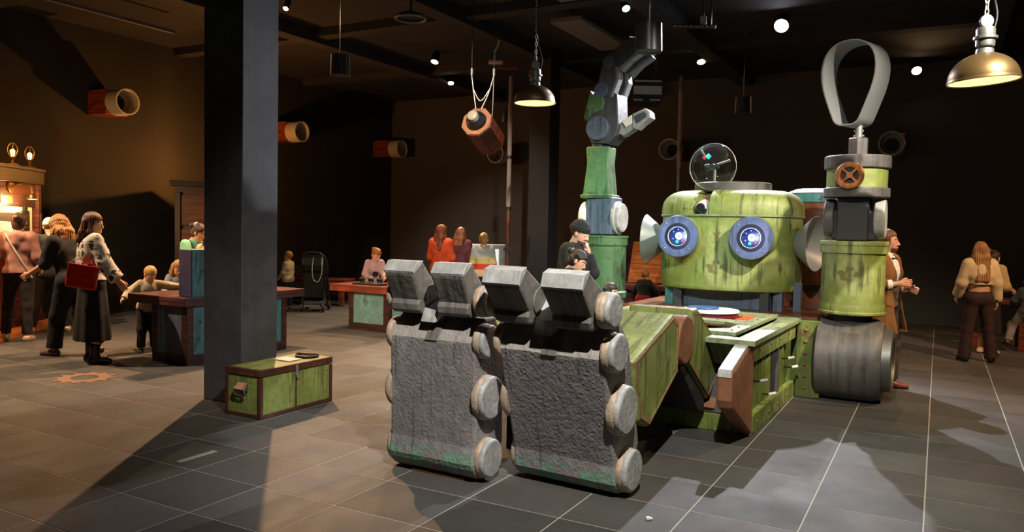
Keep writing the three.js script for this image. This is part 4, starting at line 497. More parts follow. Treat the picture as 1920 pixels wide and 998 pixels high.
// ------------------------------------------------------------------ lamps and ceiling fittings
{
  const names = { key: 'ceiling spotlight above the right foreground, outside the view', a: 'ceiling spotlight beside the black cylinder lamp near the raised robot hand', b: 'brightest ceiling spotlight, above the robot head', c: 'small ceiling spotlight at the right edge of the grey pillar', d: 'warm ceiling spotlight between the pillar and the hanging barrel', e: 'small distant ceiling spotlight just left of the hanging barrel', f: 'ceiling spotlight left of the steel loop', g: 'warm ceiling spotlight between the steel loop and the right brass lamp', side: 'ceiling spotlight above the right side of the robot, outside the view', i: 'teal ceiling spotlight above the left foreground, outside the view', j: 'warm ceiling spotlight above the left visitors', k: 'warm ceiling spotlight above the right visitors', m: 'added unseen ceiling spotlight above the robot foot, aimed at the television' };
  for (const s of SPOTS) {
    const p = new THREE.Vector3(...s.p), d = new THREE.Vector3(...s.t).sub(p).normalize();
    const o = thing('ceiling_spotlight', names[s.own], 'spotlight', s.p); const can = new THREE.Group(); can.name = 'housing_group'; 
    const q = new THREE.Quaternion().setFromUnitVectors(new THREE.Vector3(0, -1, 0), d);
    const b = part('housing', lathe([[0.055, -0.02], [0.06, -0.02], [0.06, 0.16], [0.045, 0.19], [0.0001, 0.19]].map(q => [q[0] * (s.r || 1), q[1]]), 24), M.black, o); b.quaternion.copy(q);
    const k = s.r || 1, l = part('lens', mv(cyl(0.054 * k, 0.054 * k, 0.006, 24), 0, -0.008, 0), glow(s.c, s.own === 'b' ? 18 : 12), o); l.quaternion.copy(q);
    part('bracket', [rod([0, 0.08, 0], [0, CEIL - s.p[1], 0], 0.012)], M.black, o); shadow(o);
    const e = p.clone().addScaledVector(d, 0.04); spot(scene, e.toArray(), s.t, s.c, s.i, s.a, s.n);
  }
  function chainPts(y0, y1) { const gs = [], n = Math.floor((y1 - y0) / 0.045); for (let i = 0; i < n; i++) { const g = new THREE.TorusGeometry(0.017, 0.005, 6, 12); g.scale(0.8, 1.7, 1); if (i % 2) g.rotateY(Math.PI / 2); gs.push(mv(g, 0, y0 + 0.025 + i * 0.045, 0)); } return gs; }
  const inner = new THREE.MeshStandardMaterial({ color: 0xe8dca0, emissive: 0xfff0a8, emissiveIntensity: 0.75, roughness: 0.6, side: THREE.DoubleSide });
  function pendant(pos, label, tilt, r = 0.25) {
    const o = thing('pendant_lamp', label, 'lamp', pos, 0, 'brass dome lamps on chains');
    const k = r / 0.25; const dome = []; for (let i = 0; i <= 14; i++) { const t = i / 14 * 1.38; dome.push([r * Math.cos(t), r * 0.86 * Math.sin(t)]); }
    const top = dome[dome.length - 1]; const shade = part('shade', [lathe([[r + 0.008, -0.008], [r + 0.01, 0.006], ...dome.map(p => [p[0] + 0.004, p[1] + 0.004])], 56)], M.brassDark, o, [0, 0, 0], [0, 0, tilt]); shade.material = M.brassDark;
    const inn = part('shade_lining', [lathe(dome.slice().reverse().map(p => [p[0] * 0.985, p[1] * 0.98 - 0.002]), 56)], inner, o, [0, 0, 0], [0, 0, tilt]); void inn;
    const bulb = part('bulb', sph(0.05 * k, 0, 0.1 * k, 0, 16), glow(0xfff2c0, 4), o); void bulb;
    part('cap', [mv(cyl(top[0] + 0.02, 0.06 * k, 0.05 * k, 24), 0, r * 0.86 + 0.01, 0), mv(hard(lathe([[0.0001, 0], [0.062, 0], [0.068, 0.012], [0.068, 0.055], [0.085, 0.06], [0.085, 0.08], [0.068, 0.085], [0.068, 0.135], [0.06, 0.15], [0.0001, 0.15]].map(p => [p[0] * k, p[1] * k]), 24)), 0, r * 0.9 + 0.04, 0)], M.steelDull, o);
    const y = r * 0.9 + 0.04 + 0.15 * k; part('shackle', [axZ(mv(cyl(0.05 * k, 0.05 * k, 0.03, 24), 0, 0, 0)).translate(0, y + 0.05 * k, 0), sph(0.014, 0, y + 0.1 * k, 0, 10)], M.steelDull, o);
    part('chain', chainPts(y + 0.1 * k, CEIL - pos[1]), M.chain, o); part('power_cord', tube([[0.05, y - 0.05, 0.01], [0.08, y + 0.1, 0.01], [0.025, y + 0.35, 0.01], [0.02, CEIL - pos[1], 0.01]], 0.005, 30, 6), M.black, o);
    shadow(o); const l = new THREE.SpotLight(0xffe9a8, 9, 0, 1.2, 0.6, 2); l.position.set(pos[0], pos[1] + 0.02, pos[2]); l.target.position.set(pos[0], 0, pos[2]); l.castShadow = true; l.shadow.radius = 3; scene.add(l); scene.add(l.target);
  }
  pendant([0.24, 3.24, -9.7], 'brass dome pendant lamp on a chain left of the raised robot hand', 0); pendant([3.69, 2.93, -6.2], 'brass dome pendant lamp on a chain at the upper right', 0.07);
  const can = (pos, r, h, label) => { const o = thing('cylinder_lamp', label, 'lamp', pos, 0, 'black cylinder lamps'); part('can', [hard(lathe([[r * 0.96, 0.01], [r * 1.08, 0], [r, h], [0.0001, h], [0.0001, h - 0.01], [r * 0.94, h - 0.01], [r * 0.96, 0.01]], 40))], new THREE.MeshStandardMaterial({ color: 0x3a3a3e, roughness: 0.35, metalness: 0.4 }), o); part('diffuser', mv(cyl(r * 0.94, r * 0.94, 0.01, 32), 0, 0.02, 0), plain(0x48484a, 0.5), o); part('cord', rod([0, h, 0], [0, CEIL - pos[1], 0], 0.006), M.black, o); part('ceiling_hook', [mv(cyl(0.03, 0.03, 0.06, 12), 0, CEIL - pos[1] - 0.03, 0)], M.steelDull, o); shadow(o); };
  can([-2.24, 3.58, -10], 0.115, 0.26, 'black cylinder lamp hanging right of the grey pillar'); can([1.34, 3.51, -8], 0.13, 0.28, 'black cylinder lamp hanging in front of the robot fingertips'); can([3.78, 3.66, -13], 0.125, 0.27, 'black cylinder lamp hanging between the robot hand and the steel loop'); can([-0.18, 3.86, -16.2], 0.075, 0.26, 'slim distant cylinder lamp beside the pipe under the left brass lamp');
  { const o = thing('ceiling_projector', 'black projector box with pale grille strips hanging behind the robot hand', 'projector', [2.06, 3.88, -12.5]); part('casing', box(0.46, 0.36, 0.5, 0, 0, 0, 0.01), M.black, o); part('grille', box(0.44, 0.13, 0.012, 0, 0, 0.252), plain(0xa8a49c, 0.6), o); part('trim_strip', box(0.42, 0.025, 0.012, 0, 0.14, 0.252), plain(0xa8a49c, 0.6), o); part('trim_strip', [box(0.14, 0.02, 0.012, -0.14, -0.15, 0.252), box(0.16, 0.02, 0.012, 0.12, -0.15, 0.252)], plain(0xb0a8a0, 0.6), o); part('mount', [rod([-0.15, 0.18, 0], [-0.15, CEIL - 3.88, 0], 0.02), rod([0.15, 0.18, 0], [0.15, CEIL - 3.88, 0], 0.02)], M.black, o); shadow(o); }
  { const o = thing('ceiling_sensor', 'pale flat sensor with red edge hanging from the ceiling left of the brass lamp', 'sensor', [-0.34, 4.42, -13]); part('body', [box(0.24, 0.05, 0.16, 0, 0, 0, 0.015)], plain(0xc8a8a0, 0.6), o); part('red_edge', box(0.36, 0.05, 0.05, 0.2, -0.09, 0.02, 0.01), plain(0x7a2620, 0.5), o); part('cable', tube([[0, 0.02, 0], [-0.02, 0.15, 0], [0.04, 0.3, 0], [0.05, CEIL - 4.42, 0]], 0.012, 16, 6), M.white, o); }
  { const o = thing('ring_lamp', 'dark round ring fitting under the ceiling left of the brass lamp', 'lamp', [-1.35, 4.32, -10]); part('ring', [mv(new THREE.TorusGeometry(0.19, 0.02, 10, 48).rotateX(Math.PI / 2), 0, 0, 0)], M.steelDull, o); part('dish', [mv(hard(lathe([[0.0001, 0.05], [0.17, 0.02], [0.18, 0.04], [0.0001, 0.1]], 40)), 0, 0, 0)], M.charcoal, o); part('stem', rod([0, 0.08, 0], [0, CEIL - 4.32, 0], 0.015), M.black, o); }
  { const o = thing('wall_tag', 'small pale upright box hanging from the ceiling above the robot', 'box', [2.6, 4.62, -11]); part('body', box(0.08, 0.15, 0.05, 0, 0, 0, 0.008), plain(0x8a8886, 0.6), o); part('hanger', rod([0, 0.07, 0], [0, CEIL - 4.62, 0], 0.008), M.black, o); }
  { const o = thing('track_rail', 'ceiling rail with a row of pale slots above the robot head', 'rail', [2.46, 4.55, -11]); part('rail', box(0.62, 0.05, 0.06, 0, 0, 0, 0.006), M.charcoal, o); for (let i = 0; i < 8; i++) part('slot', box(0.05, 0.02, 0.01, -0.26 + i * 0.075, -0.005, 0.034), plain(0x8a8480, 0.6), o); for (const x of [-0.25, 0.25]) part('hanger', rod([x, 0.02, 0], [x, CEIL - 4.55, 0], 0.008), M.black, o); }
}
// ------------------------------------------------------------------ people: smooth-joined distance fields meshed with surface nets
const V = (x, y, z) => [x, y, z], add = (a, b) => [a[0] + b[0], a[1] + b[1], a[2] + b[2]], sub = (a, b) => [a[0] - b[0], a[1] - b[1], a[2] - b[2]], mul = (a, k) => [a[0] * k, a[1] * k, a[2] * k], nrm = a => { const l = Math.hypot(...a) || 1; return [a[0] / l, a[1] / l, a[2] / l]; }, dot = (a, b) => a[0] * b[0] + a[1] * b[1] + a[2] * b[2], crs = (a, b) => [a[1] * b[2] - a[2] * b[1], a[2] * b[0] - a[0] * b[2], a[0] * b[1] - a[1] * b[0]];
function capD(p, a, b, ra, rb) { const bx = b[0] - a[0], by = b[1] - a[1], bz = b[2] - a[2], px = p[0] - a[0], py = p[1] - a[1], pz = p[2] - a[2]; let t = (px * bx + py * by + pz * bz) / (bx * bx + by * by + bz * bz || 1e-9); t = t < 0 ? 0 : t > 1 ? 1 : t; const x = px - bx * t, y = py - by * t, z = pz - bz * t; return Math.sqrt(x * x + y * y + z * z) - (ra + (rb - ra) * t); }
function smin(a, b, k) { const h = Math.max(k - Math.abs(a - b), 0) / k; return Math.min(a, b) - h * h * k * 0.25; }
const smax = (a, b, k) => -smin(-a, -b, k);
function ell(p, c, r) { const x = (p[0] - c[0]) / r[0], y = (p[1] - c[1]) / r[1], z = (p[2] - c[2]) / r[2], k0 = Math.sqrt(x * x + y * y + z * z), k1 = Math.sqrt(x * x / r[0] / r[0] + y * y / r[1] / r[1] + z * z / r[2] / r[2]); return k1 > 1e-9 ? k0 * (k0 - 1) / k1 : -Math.min(...r); }
function bones(list, k) { return p => { let d = 1e9; for (let i = 0; i < list.length; i++) { const b = list[i], e = capD(p, b[0], b[1], b[2], b[3]); d = d > 1e8 ? e : smin(d, e, b[4] ?? k); } return d; }; }
function nets(f, lo, hi, cell, color, skip = 1.5) {
  const n = [0, 1, 2].map(i => Math.ceil((hi[i] - lo[i]) / cell) + 2), [nx, ny, nz] = n, D = new Float32Array(nx * ny * nz).fill(1), B = 4, p = [0, 0, 0], rad = cell * B * 0.87 * skip + 0.004;
  for (let k = 0; k < nz; k += B) for (let j = 0; j < ny; j += B) for (let i = 0; i < nx; i += B) {
    p[0] = lo[0] + (i + 1.5) * cell; p[1] = lo[1] + (j + 1.5) * cell; p[2] = lo[2] + (k + 1.5) * cell; const c = f(p), far = Math.abs(c) > rad;
    for (let kk = k; kk < Math.min(k + B, nz); kk++) for (let jj = j; jj < Math.min(j + B, ny); jj++) for (let ii = i; ii < Math.min(i + B, nx); ii++) { let d = c; if (!far) { p[0] = lo[0] + ii * cell; p[1] = lo[1] + jj * cell; p[2] = lo[2] + kk * cell; d = f(p); } D[(kk * ny + jj) * nx + ii] = d; }
  }
  const id = new Int32Array(nx * ny * nz).fill(-1), pos = [], nor = [], col = [], idx = [], at = (i, j, k) => D[(k * ny + j) * nx + i];
  const CO = [[0, 0, 0], [1, 0, 0], [0, 1, 0], [1, 1, 0], [0, 0, 1], [1, 0, 1], [0, 1, 1], [1, 1, 1]], ED = [[0, 1], [2, 3], [4, 5], [6, 7], [0, 2], [1, 3], [4, 6], [5, 7], [0, 4], [1, 5], [2, 6], [3, 7]];
  for (let k = 0; k < nz - 1; k++) for (let j = 0; j < ny - 1; j++) for (let i = 0; i < nx - 1; i++) {
    const v = CO.map(c => at(i + c[0], j + c[1], k + c[2])); let m = 0; for (const q of v) if (q < 0) m++; if (m === 0 || m === 8) continue;
    let x = 0, y = 0, z = 0, c = 0; for (const [a, b] of ED) if ((v[a] < 0) !== (v[b] < 0)) { const t = v[a] / (v[a] - v[b]); x += lerp(CO[a][0], CO[b][0], t); y += lerp(CO[a][1], CO[b][1], t); z += lerp(CO[a][2], CO[b][2], t); c++; }
    const P = [lo[0] + (i + x / c) * cell, lo[1] + (j + y / c) * cell, lo[2] + (k + z / c) * cell]; id[(k * ny + j) * nx + i] = pos.length / 3; pos.push(...P);
    const e = cell * 0.5, g = nrm([f([P[0] + e, P[1], P[2]]) - f([P[0] - e, P[1], P[2]]), f([P[0], P[1] + e, P[2]]) - f([P[0], P[1] - e, P[2]]), f([P[0], P[1], P[2] + e]) - f([P[0], P[1], P[2] - e])]); nor.push(...g); col.push(...color(P, g));
  }
  const I = (i, j, k) => id[(k * ny + j) * nx + i];
  for (let k = 1; k < nz - 1; k++) for (let j = 1; j < ny - 1; j++) for (let i = 1; i < nx - 1; i++) { const a = at(i, j, k) < 0;
    const quad = (A, Bq, C, E, flip) => { if (A < 0 || Bq < 0 || C < 0 || E < 0) return; if (flip) idx.push(A, C, Bq, A, E, C); else idx.push(A, Bq, C, A, C, E); };
    if (a !== (at(i + 1, j, k) < 0)) quad(I(i, j - 1, k - 1), I(i, j, k - 1), I(i, j, k), I(i, j - 1, k), !a);
    if (a !== (at(i, j + 1, k) < 0)) quad(I(i - 1, j, k - 1), I(i - 1, j, k), I(i, j, k), I(i, j, k - 1), !a);
    if (a !== (at(i, j, k + 1) < 0)) quad(I(i - 1, j - 1, k), I(i, j - 1, k), I(i, j, k), I(i - 1, j, k), !a); }
  const g = new THREE.BufferGeometry(); g.setAttribute('position', new THREE.Float32BufferAttribute(pos, 3)); g.setAttribute('normal', new THREE.Float32BufferAttribute(nor, 3)); g.setAttribute('color', new THREE.Float32BufferAttribute(col, 3)); g.setIndex(idx); return g;
}
const lin = h => { const c = new THREE.Color(h); return [c.r, c.g, c.b]; };
const skinMat = new THREE.MeshStandardMaterial({ vertexColors: true, roughness: 0.6 }), clothMat = new THREE.MeshStandardMaterial({ vertexColors: true, roughness: 0.85 }), hairMat = new THREE.MeshStandardMaterial({ vertexColors: true, roughness: 0.5 }), leatherMat = new THREE.MeshStandardMaterial({ vertexColors: true, roughness: 0.4 });
function boundsOf(list, m) { const lo = [1e9, 1e9, 1e9], hi = [-1e9, -1e9, -1e9]; for (const b of list) for (const [q, r] of [[b[0], b[2]], [b[1], b[3]]]) for (let i = 0; i < 3; i++) { lo[i] = Math.min(lo[i], q[i] - r - m); hi[i] = Math.max(hi[i], q[i] + r + m); } return [lo, hi]; }
const h3 = p => { const s = Math.sin(p[0] * 127.1 + p[1] * 311.7 + p[2] * 74.7) * 43758.5453; return s - Math.floor(s); };
const wob = (p, f) => Math.sin(p[0] * f + 1.3 * Math.sin(p[1] * f * 0.7)) * Math.sin(p[1] * f * 0.9 + p[2] * f) * 0.5 + 0.5 * Math.sin(p[2] * f * 1.3 + p[0] * f * 0.4 + p[1] * f * 0.3);
// o: H, at [x, z], face (degrees: 0 = away from camera, 90 = to the right), lean, side, head [yaw, pitch, roll], arms {L, R}: [upper, fore, curl], legs {L, R}: [thigh, shin]
function person(o) {
  const s = o.H / 1.7, kid = o.kid ?? 0, hs = s * (1 + 0.42 * kid) * (o.hs ?? 1), w = o.w ?? 1, cell = o.cell ?? 0.016;
  const hipY = 0.88 * (1 - 0.04 * kid), shW = (o.male ? 0.172 : 0.148) * (1 - 0.12 * kid), torso = 0.5 * (1 - 0.03 * kid);
  const S = a => mul(a, s), ln = (o.lean ?? 0) * D2R, sd = (o.side ?? 0) * D2R, tw = (o.twist ?? 0) * D2R;
  const spine = (x, y, z) => { let X = x * Math.cos(tw * y / torso) + z * Math.sin(tw * y / torso), Z = -x * Math.sin(tw * y / torso) + z * Math.cos(tw * y / torso), Y = y; [Y, Z] = [Y * Math.cos(ln) - Z * Math.sin(ln), Y * Math.sin(ln) + Z * Math.cos(ln)]; [X, Y] = [X * Math.cos(sd) + Y * Math.sin(sd), -X * Math.sin(sd) + Y * Math.cos(sd)]; return [X, Y, Z]; };
  const legs = o.legs || {}, LL = legs.L || [[0.02, -1, 0.02], [0.0, -1, -0.04]], LR = legs.R || [[0.02, -1, 0.02], [0.0, -1, -0.04]];
  const thighL = 0.42, shinL = 0.4, J = {};
  const leg = (sx, L) => { const hip = [sx * 0.085 * w, -0.02, 0], k = add(hip, mul(nrm([sx * L[0][0], L[0][1], L[0][2]]), thighL)), a = add(k, mul(nrm([sx * L[1][0], L[1][1], L[1][2]]), shinL)); return [hip, k, a]; };
  const [hL, kL, aL] = leg(1, LL), [hR, kR, aR] = leg(-1, LR); const base = -Math.min(aL[1], aR[1]) + 0.075; const up = a => S([a[0], a[1] + base, a[2]]);
  void hipY; J.hL = up(hL); J.kL = up(kL); J.aL = up(aL); J.hR = up(hR); J.kR = up(kR); J.aR = up(aR); const T = (x, y, z) => up(spine(x, y, z));
  J.p = T(0, 0, 0); J.sL = T(shW * w, torso - 0.02, -0.01); J.sR = T(-shW * w, torso - 0.02, -0.01); J.n0 = T(0, torso, -0.005);
  const hd = o.head || [0, 0, 0], hm = new THREE.Matrix4().makeRotationFromEuler(new THREE.Euler((hd[1] + (o.lean ?? 0) * 0.5) * D2R, (hd[0] + (o.twist ?? 0)) * D2R, hd[2] * D2R, 'YXZ')), me = hm.elements;
  const ex = [me[0], me[1], me[2]], ey = [me[4], me[5], me[6]], ez = [me[8], me[9], me[10]];
  const nk = nrm(sub(T(0, torso + 0.1, 0.0), J.n0)); const headC = add(add(J.n0, mul(nk, 0.09 * s)), mul(add(mul(ey, 0.085), mul(ez, 0.02)), hs)); const HL = p => { const d = sub(p, headC); return [dot(d, ex) / hs, dot(d, ey) / hs, dot(d, ez) / hs]; }, HW = q => add(headC, add(add(mul(ex, q[0] * hs), mul(ey, q[1] * hs)), mul(ez, q[2] * hs)));
  const arm = (sx, sh, A) => { const e = add(sh, mul(nrm([sx * A[0][0], A[0][1], A[0][2]]), 0.275 * s)), wr = add(e, mul(nrm([sx * A[1][0], A[1][1], A[1][2]]), 0.235 * s)); return [e, wr]; };
  const dA = [[0.18, -1, 0.05], [0.1, -1, 0.15], 0.4], AL = (o.arms || {}).L || dA, AR = (o.arms || {}).R || dA; [J.eL, J.wL] = arm(1, J.sL, AL); [J.eR, J.wR] = arm(-1, J.sR, AR);
  const R = x => x * s * (o.thin ?? 1), fem = o.male ? 0 : 1;
  const torsoB = [[T(-0.065 * w, 0.0, -0.01), T(0.065 * w, 0.0, -0.01), R(0.108 + 0.008 * fem), R(0.108 + 0.008 * fem)], [T(-0.045 * w, 0.17, 0), T(0.045 * w, 0.17, 0), R(0.1 - 0.006 * fem), R(0.1 - 0.006 * fem)], [T(-0.07 * w, 0.34, 0.005), T(0.07 * w, 0.34, 0.005), R(0.108), R(0.108)], [T(-shW * 0.8 * w, torso - 0.045, -0.01), T(shW * 0.8 * w, torso - 0.045, -0.01), R(0.066), R(0.066)], [T(0, 0.0, 0), T(0, torso - 0.08, 0), R(0.1), R(0.095)]];
  if (fem && !kid) torsoB.push([T(-0.062, 0.33, 0.07), T(-0.062, 0.34, 0.075), R(0.055), R(0.05)], [T(0.062, 0.33, 0.07), T(0.062, 0.34, 0.075), R(0.055), R(0.05)]);
  const armB = (sh, e, wr) => [[sh, e, R(0.05), R(0.038), 0.03], [e, wr, R(0.037), R(0.026), 0.02]];
  const legB = (h, k, a) => [[h, k, R(0.088 * Math.sqrt(w)), R(0.056), 0.05], [k, add(k, mul(sub(a, k), 0.35)), R(0.055), R(0.053), 0.03], [add(k, mul(sub(a, k), 0.35)), a, R(0.053), R(0.036), 0.03]];
  const footDir = (k, a, yaw) => { const y = yaw * D2R; return [Math.sin(y), 0, Math.cos(y)]; };
  const fy = o.feet || [8, -8];
  const footB = (a, d) => [[[a[0], a[1] - 0.035 * s, a[2]], [a[0] - d[0] * 0.03 * s, a[1] - 0.045 * s, a[2] - d[2] * 0.03 * s], R(0.036), R(0.03)], [[a[0], a[1] - 0.04 * s, a[2]], [a[0] + d[0] * 0.13 * s, a[1] - 0.055 * s, a[2] + d[2] * 0.13 * s], R(0.036), R(0.022)]];
  const dL = footDir(0, 0, fy[0]), dR = footDir(0, 0, fy[1]);
  const skin = lin(o.skin || '#c99378'), g = new THREE.Group(); g.name = numbered('person');
  const P = (n, geo, m) => { const q = new THREE.Mesh(geo, m); q.name = n; q.castShadow = q.receiveShadow = true; g.add(q); return q; };
  // ---- body
  const neckB = [[J.n0, add(headC, mul(add(mul(ey, -0.05), mul(ez, -0.02)), hs)), R(0.056), 0.05 * hs]];
  const bodyList = [...torsoB, ...neckB, ...armB(J.sL, J.eL, J.wL), ...armB(J.sR, J.eR, J.wR), ...legB(J.hL, J.kL, J.aL), ...legB(J.hR, J.kR, J.aR), ...footB(J.aL, dL), ...footB(J.aR, dR)];
  const [blo, bhi] = boundsOf(bodyList, 0.02); const geos = [nets(bones(bodyList, 0.045 * s), blo, bhi, cell * 1.15, () => skin)];
  // ---- head with a face
  const beard = o.beard ? lin(o.beard) : null, lip = mix3(skin, [0.35, 0.06, 0.06], 0.55), brow = lin(o.hair?.color || '#3a2a20');
  const headF = p => { const q = HL(p); let d = ell(q, [0, 0.03, -0.018], [0.076, 0.094, 0.096]); d = smin(d, ell(q, [0, -0.045, 0.018], [0.058 + 0.006 * kid, 0.078, 0.07]), 0.04); d = smin(d, capD(q, [0, -0.088, 0.06], [0, -0.092, 0.05], 0.022, 0.022), 0.03); d = smax(d, -(Math.hypot(Math.abs(q[0]) - 0.031, q[1] - 0.008, q[2] - 0.098) - 0.018), 0.014); d = smin(d, capD(q, [0, 0.012, 0.078], [0, -0.03, 0.1], 0.008, 0.0125), 0.012); d = smin(d, capD([Math.abs(q[0]), q[1], q[2]], [0, -0.034, 0.092], [0.011, -0.035, 0.085], 0.008, 0.007), 0.008); d = smin(d, capD([Math.abs(q[0]), q[1], q[2]], [0.012, 0.027, 0.082], [0.042, 0.026, 0.066], 0.007, 0.005), 0.012); d = smin(d, Math.hypot(Math.abs(q[0]) - 0.031, q[1] - 0.006, q[2] - 0.072) - 0.0125, 0.004); d = smin(d, capD([Math.abs(q[0]), q[1], q[2]], [0, -0.06, 0.085], [0.018, -0.061, 0.078], 0.008, 0.004), 0.006); d = smin(d, ell([Math.abs(q[0]), q[1], q[2]], [0.078, -0.005, -0.01], [0.012, 0.03, 0.02]), 0.008); d = smin(d, capD(q, [0, -0.09, -0.025], [0, -0.17, -0.045], 0.052, 0.052), 0.03); return d * hs; };
  const headCol = p => { const q = HL(p), ax = Math.abs(q[0]); if (q[2] > 0.02) { if (Math.hypot(ax - 0.031, (q[1] - 0.006) * 1.6, (q[2] - 0.08) * 0.6) < 0.0125) return Math.hypot(ax - 0.031, q[1] - 0.006) < 0.0062 ? [0.03, 0.02, 0.015] : [0.6, 0.55, 0.52]; if (Math.abs(q[1] - 0.032 + ax * 0.06) < 0.006 && ax > 0.012 && ax < 0.05 && q[2] > 0.05) return brow; if (Math.abs(q[1] + 0.061) < 0.009 && ax < 0.021 && q[2] > 0.06) return lip; if (beard && ((q[1] < -0.068 && q[1] > -0.115) || (q[1] < -0.042 && q[1] > -0.054 && ax < 0.036 && q[2] > 0.06))) return beard; } const fl = 0.9 + 0.18 * sstep(0.0, 0.06, 0.05 - Math.hypot(ax - 0.04, q[1] + 0.03)); return [skin[0] * (q[2] > 0.05 ? 1 : 1), skin[1] * (2 - fl) * 0.98, skin[2] * (2 - fl) * 0.97]; };
  const hr = 0.155 * hs; geos.push(nets(headF, add(headC, [-hr, -0.19 * hs, -hr]), add(headC, [hr, hr, hr]), Math.max(0.0042, cell * 0.32), headCol, 1.9));
  // ---- hands
  for (const [e, wr, A, sx] of [[J.eL, J.wL, AL, 1], [J.eR, J.wR, AR, -1]]) {
    const f = nrm(sub(wr, e)); let nrmP = A[3] ? nrm(A[3]) : nrm([-sx, 0, 0.15]); nrmP = nrm(sub(nrmP, mul(f, dot(nrmP, f)))); const t = nrm(crs(nrmP, f)), th = (A[4] ?? (dot(t, [0, 0.4, 1]) > 0 ? 1 : -1)), side = mul(t, th), k = s * (1 - 0.08 * kid), curl = A[2] ?? 0.4;
    const Q = (a, b, c) => add(wr, add(add(mul(f, a * k), mul(side, b * k)), mul(nrmP, c * k)));
    const L = [[Q(-0.02, 0, 0), Q(0.02, 0, 0), 0.025 * k, 0.024 * k]]; for (const b of [-0.027, -0.009, 0.009, 0.027]) L.push([Q(0.015, b * 0.6, 0), Q(0.085, b, 0), 0.0165 * k, 0.0125 * k, 0.012]);
    [[-0.03, 0.062], [-0.0105, 0.074], [0.0095, 0.08], [0.0285, 0.072]].forEach(([b, len], i) => { let p = Q(0.083, b, 0), a = curl * (0.35 + 0.1 * (3 - i)); let r = 0.0092; for (const q of [0.45, 0.32, 0.23]) { const d = add(mul(f, Math.cos(a)), mul(nrmP, Math.sin(a))), n = add(p, mul(d, len * q * k)); L.push([p, n, r * k, (r - 0.001) * k, 0.004]); p = n; r -= 0.001; a += curl * 0.75; } });
    { let p = Q(0.03, 0.02, 0.004), a = 0.7; let r = 0.0125; for (const q of [0.035, 0.03, 0.024]) { const d = nrm(add(add(mul(f, Math.cos(a)), mul(side, Math.sin(a))), mul(nrmP, 0.35 + curl * 0.4))), n = add(p, mul(d, q * k)); L.push([p, n, r * k, (r - 0.0015) * k, 0.008]); p = n; r -= 0.0015; a -= 0.3; } }
    const [lo, hi] = boundsOf(L, 0.012); geos.push(nets(bones(L, 0.006), lo, hi, Math.max(0.0042, cell * 0.3), () => skin));
  }
  P('body', mergeGeometries(geos), skinMat);
  // ---- clothes
  const fold = (p, d, k) => d + wob(p, 26 / s) * 0.006 * k * s;
  const pl = (p, c, n) => dot(sub(p, c), n);
  const top = o.top; if (top) {
    const t = (top.loose ?? 0.02) * s, grow = (L, q) => L.map(b => [b[0], b[1], b[2] + q, b[3] + q, b[4]]), axis = nrm(sub(T(0, 0.3, 0), T(0, 0, 0))), hemC = T(0, top.hem ?? -0.05, 0);
    const tb = bones([...grow(torsoB, t), [T(0, torso + 0.0, -0.008), T(0, torso + 0.03 * (top.collar ?? 1), 0), R(0.062), R(0.058)], ...(top.hood ? [[T(-0.07, torso - 0.01, -0.09), T(0.07, torso - 0.01, -0.09), R(0.05), R(0.05)], [T(0, torso - 0.1, -0.12), T(0, torso, -0.1), R(0.05), R(0.06)]] : [])], 0.05 * s), cuff = top.sleeve ?? 0.96;
    const ab = [[J.sL, J.eL, J.wL], [J.sR, J.eR, J.wR]].map(([a, b, c]) => { const tt = t + 0.002 * s, L = [[a, b, R(0.055) + tt, R(0.042) + tt, 0.03], [b, c, R(0.042) + tt, R(0.03) + tt * (top.bell ?? 0.8), 0.03]], fn = bones(L, 0.03 * s), d = nrm(sub(c, b)), e = add(b, mul(sub(c, b), cuff)); return cuff > 0 ? p => Math.max(fn(p), pl(p, e, d)) : (p => { const e2 = add(a, mul(sub(b, a), 0.5)); return Math.max(fn(p), pl(p, e2, nrm(sub(b, a)))); }); });
    const F = p => { let d = Math.max(tb(p), -pl(p, hemC, axis)); d = smin(d, ab[0](p), 0.02 * s); d = smin(d, ab[1](p), 0.02 * s); return fold(p, d, top.folds ?? 1); };
    const [lo, hi] = boundsOf([...torsoB, ...armB(J.sL, J.eL, J.wL), ...armB(J.sR, J.eR, J.wR)], t + 0.06 * s); if (top.hood) lo[2] -= 0.12 * s, hi[1] += 0.05;
    const c1 = lin(top.color), c2 = top.color2 ? lin(top.color2) : c1, inv = p => { const d = sub(p, J.p); return dot(d, axis) / s; };
    const colF = p => { const v = inv(p); if (top.pattern === 'flowers') { const cx = 0.085, q = [p[0] / s / cx, p[1] / s / cx, p[2] / s / cx], i = q.map(Math.floor); let best = 9, dir = null; for (let a = -1; a <= 1; a++) for (let b = -1; b <= 1; b++) for (let c = -1; c <= 1; c++) { const z = [i[0] + a, i[1] + b, i[2] + c], ctr = [z[0] + 0.2 + 0.6 * h3(z), z[1] + 0.2 + 0.6 * h3([z[1], z[2], z[0]]), z[2] + 0.2 + 0.6 * h3([z[2], z[0], z[1]])], d = sub(q, ctr), l = Math.hypot(...d); if (l < best) { best = l; dir = d; } } const an = Math.atan2(dir[1], dir[0] + dir[2] * 0.7); return best < 0.34 + 0.12 * Math.cos(an * 5) ? c2 : c1; } if (top.pattern === 'stripes') { for (const [a, b, c] of top.bands) if (v > a && v < b) return lin(c); return c1; } if (top.pattern === 'print' && top.spot(p, v, s)) return c2; const k = 0.92 + 0.08 * wob(p, 40); return [c1[0] * k, c1[1] * k, c1[2] * k]; };
    P(top.name || 'sweater', nets(F, lo, hi, top.pattern ? cell * 0.65 : cell * 0.9, colF), clothMat);
  }
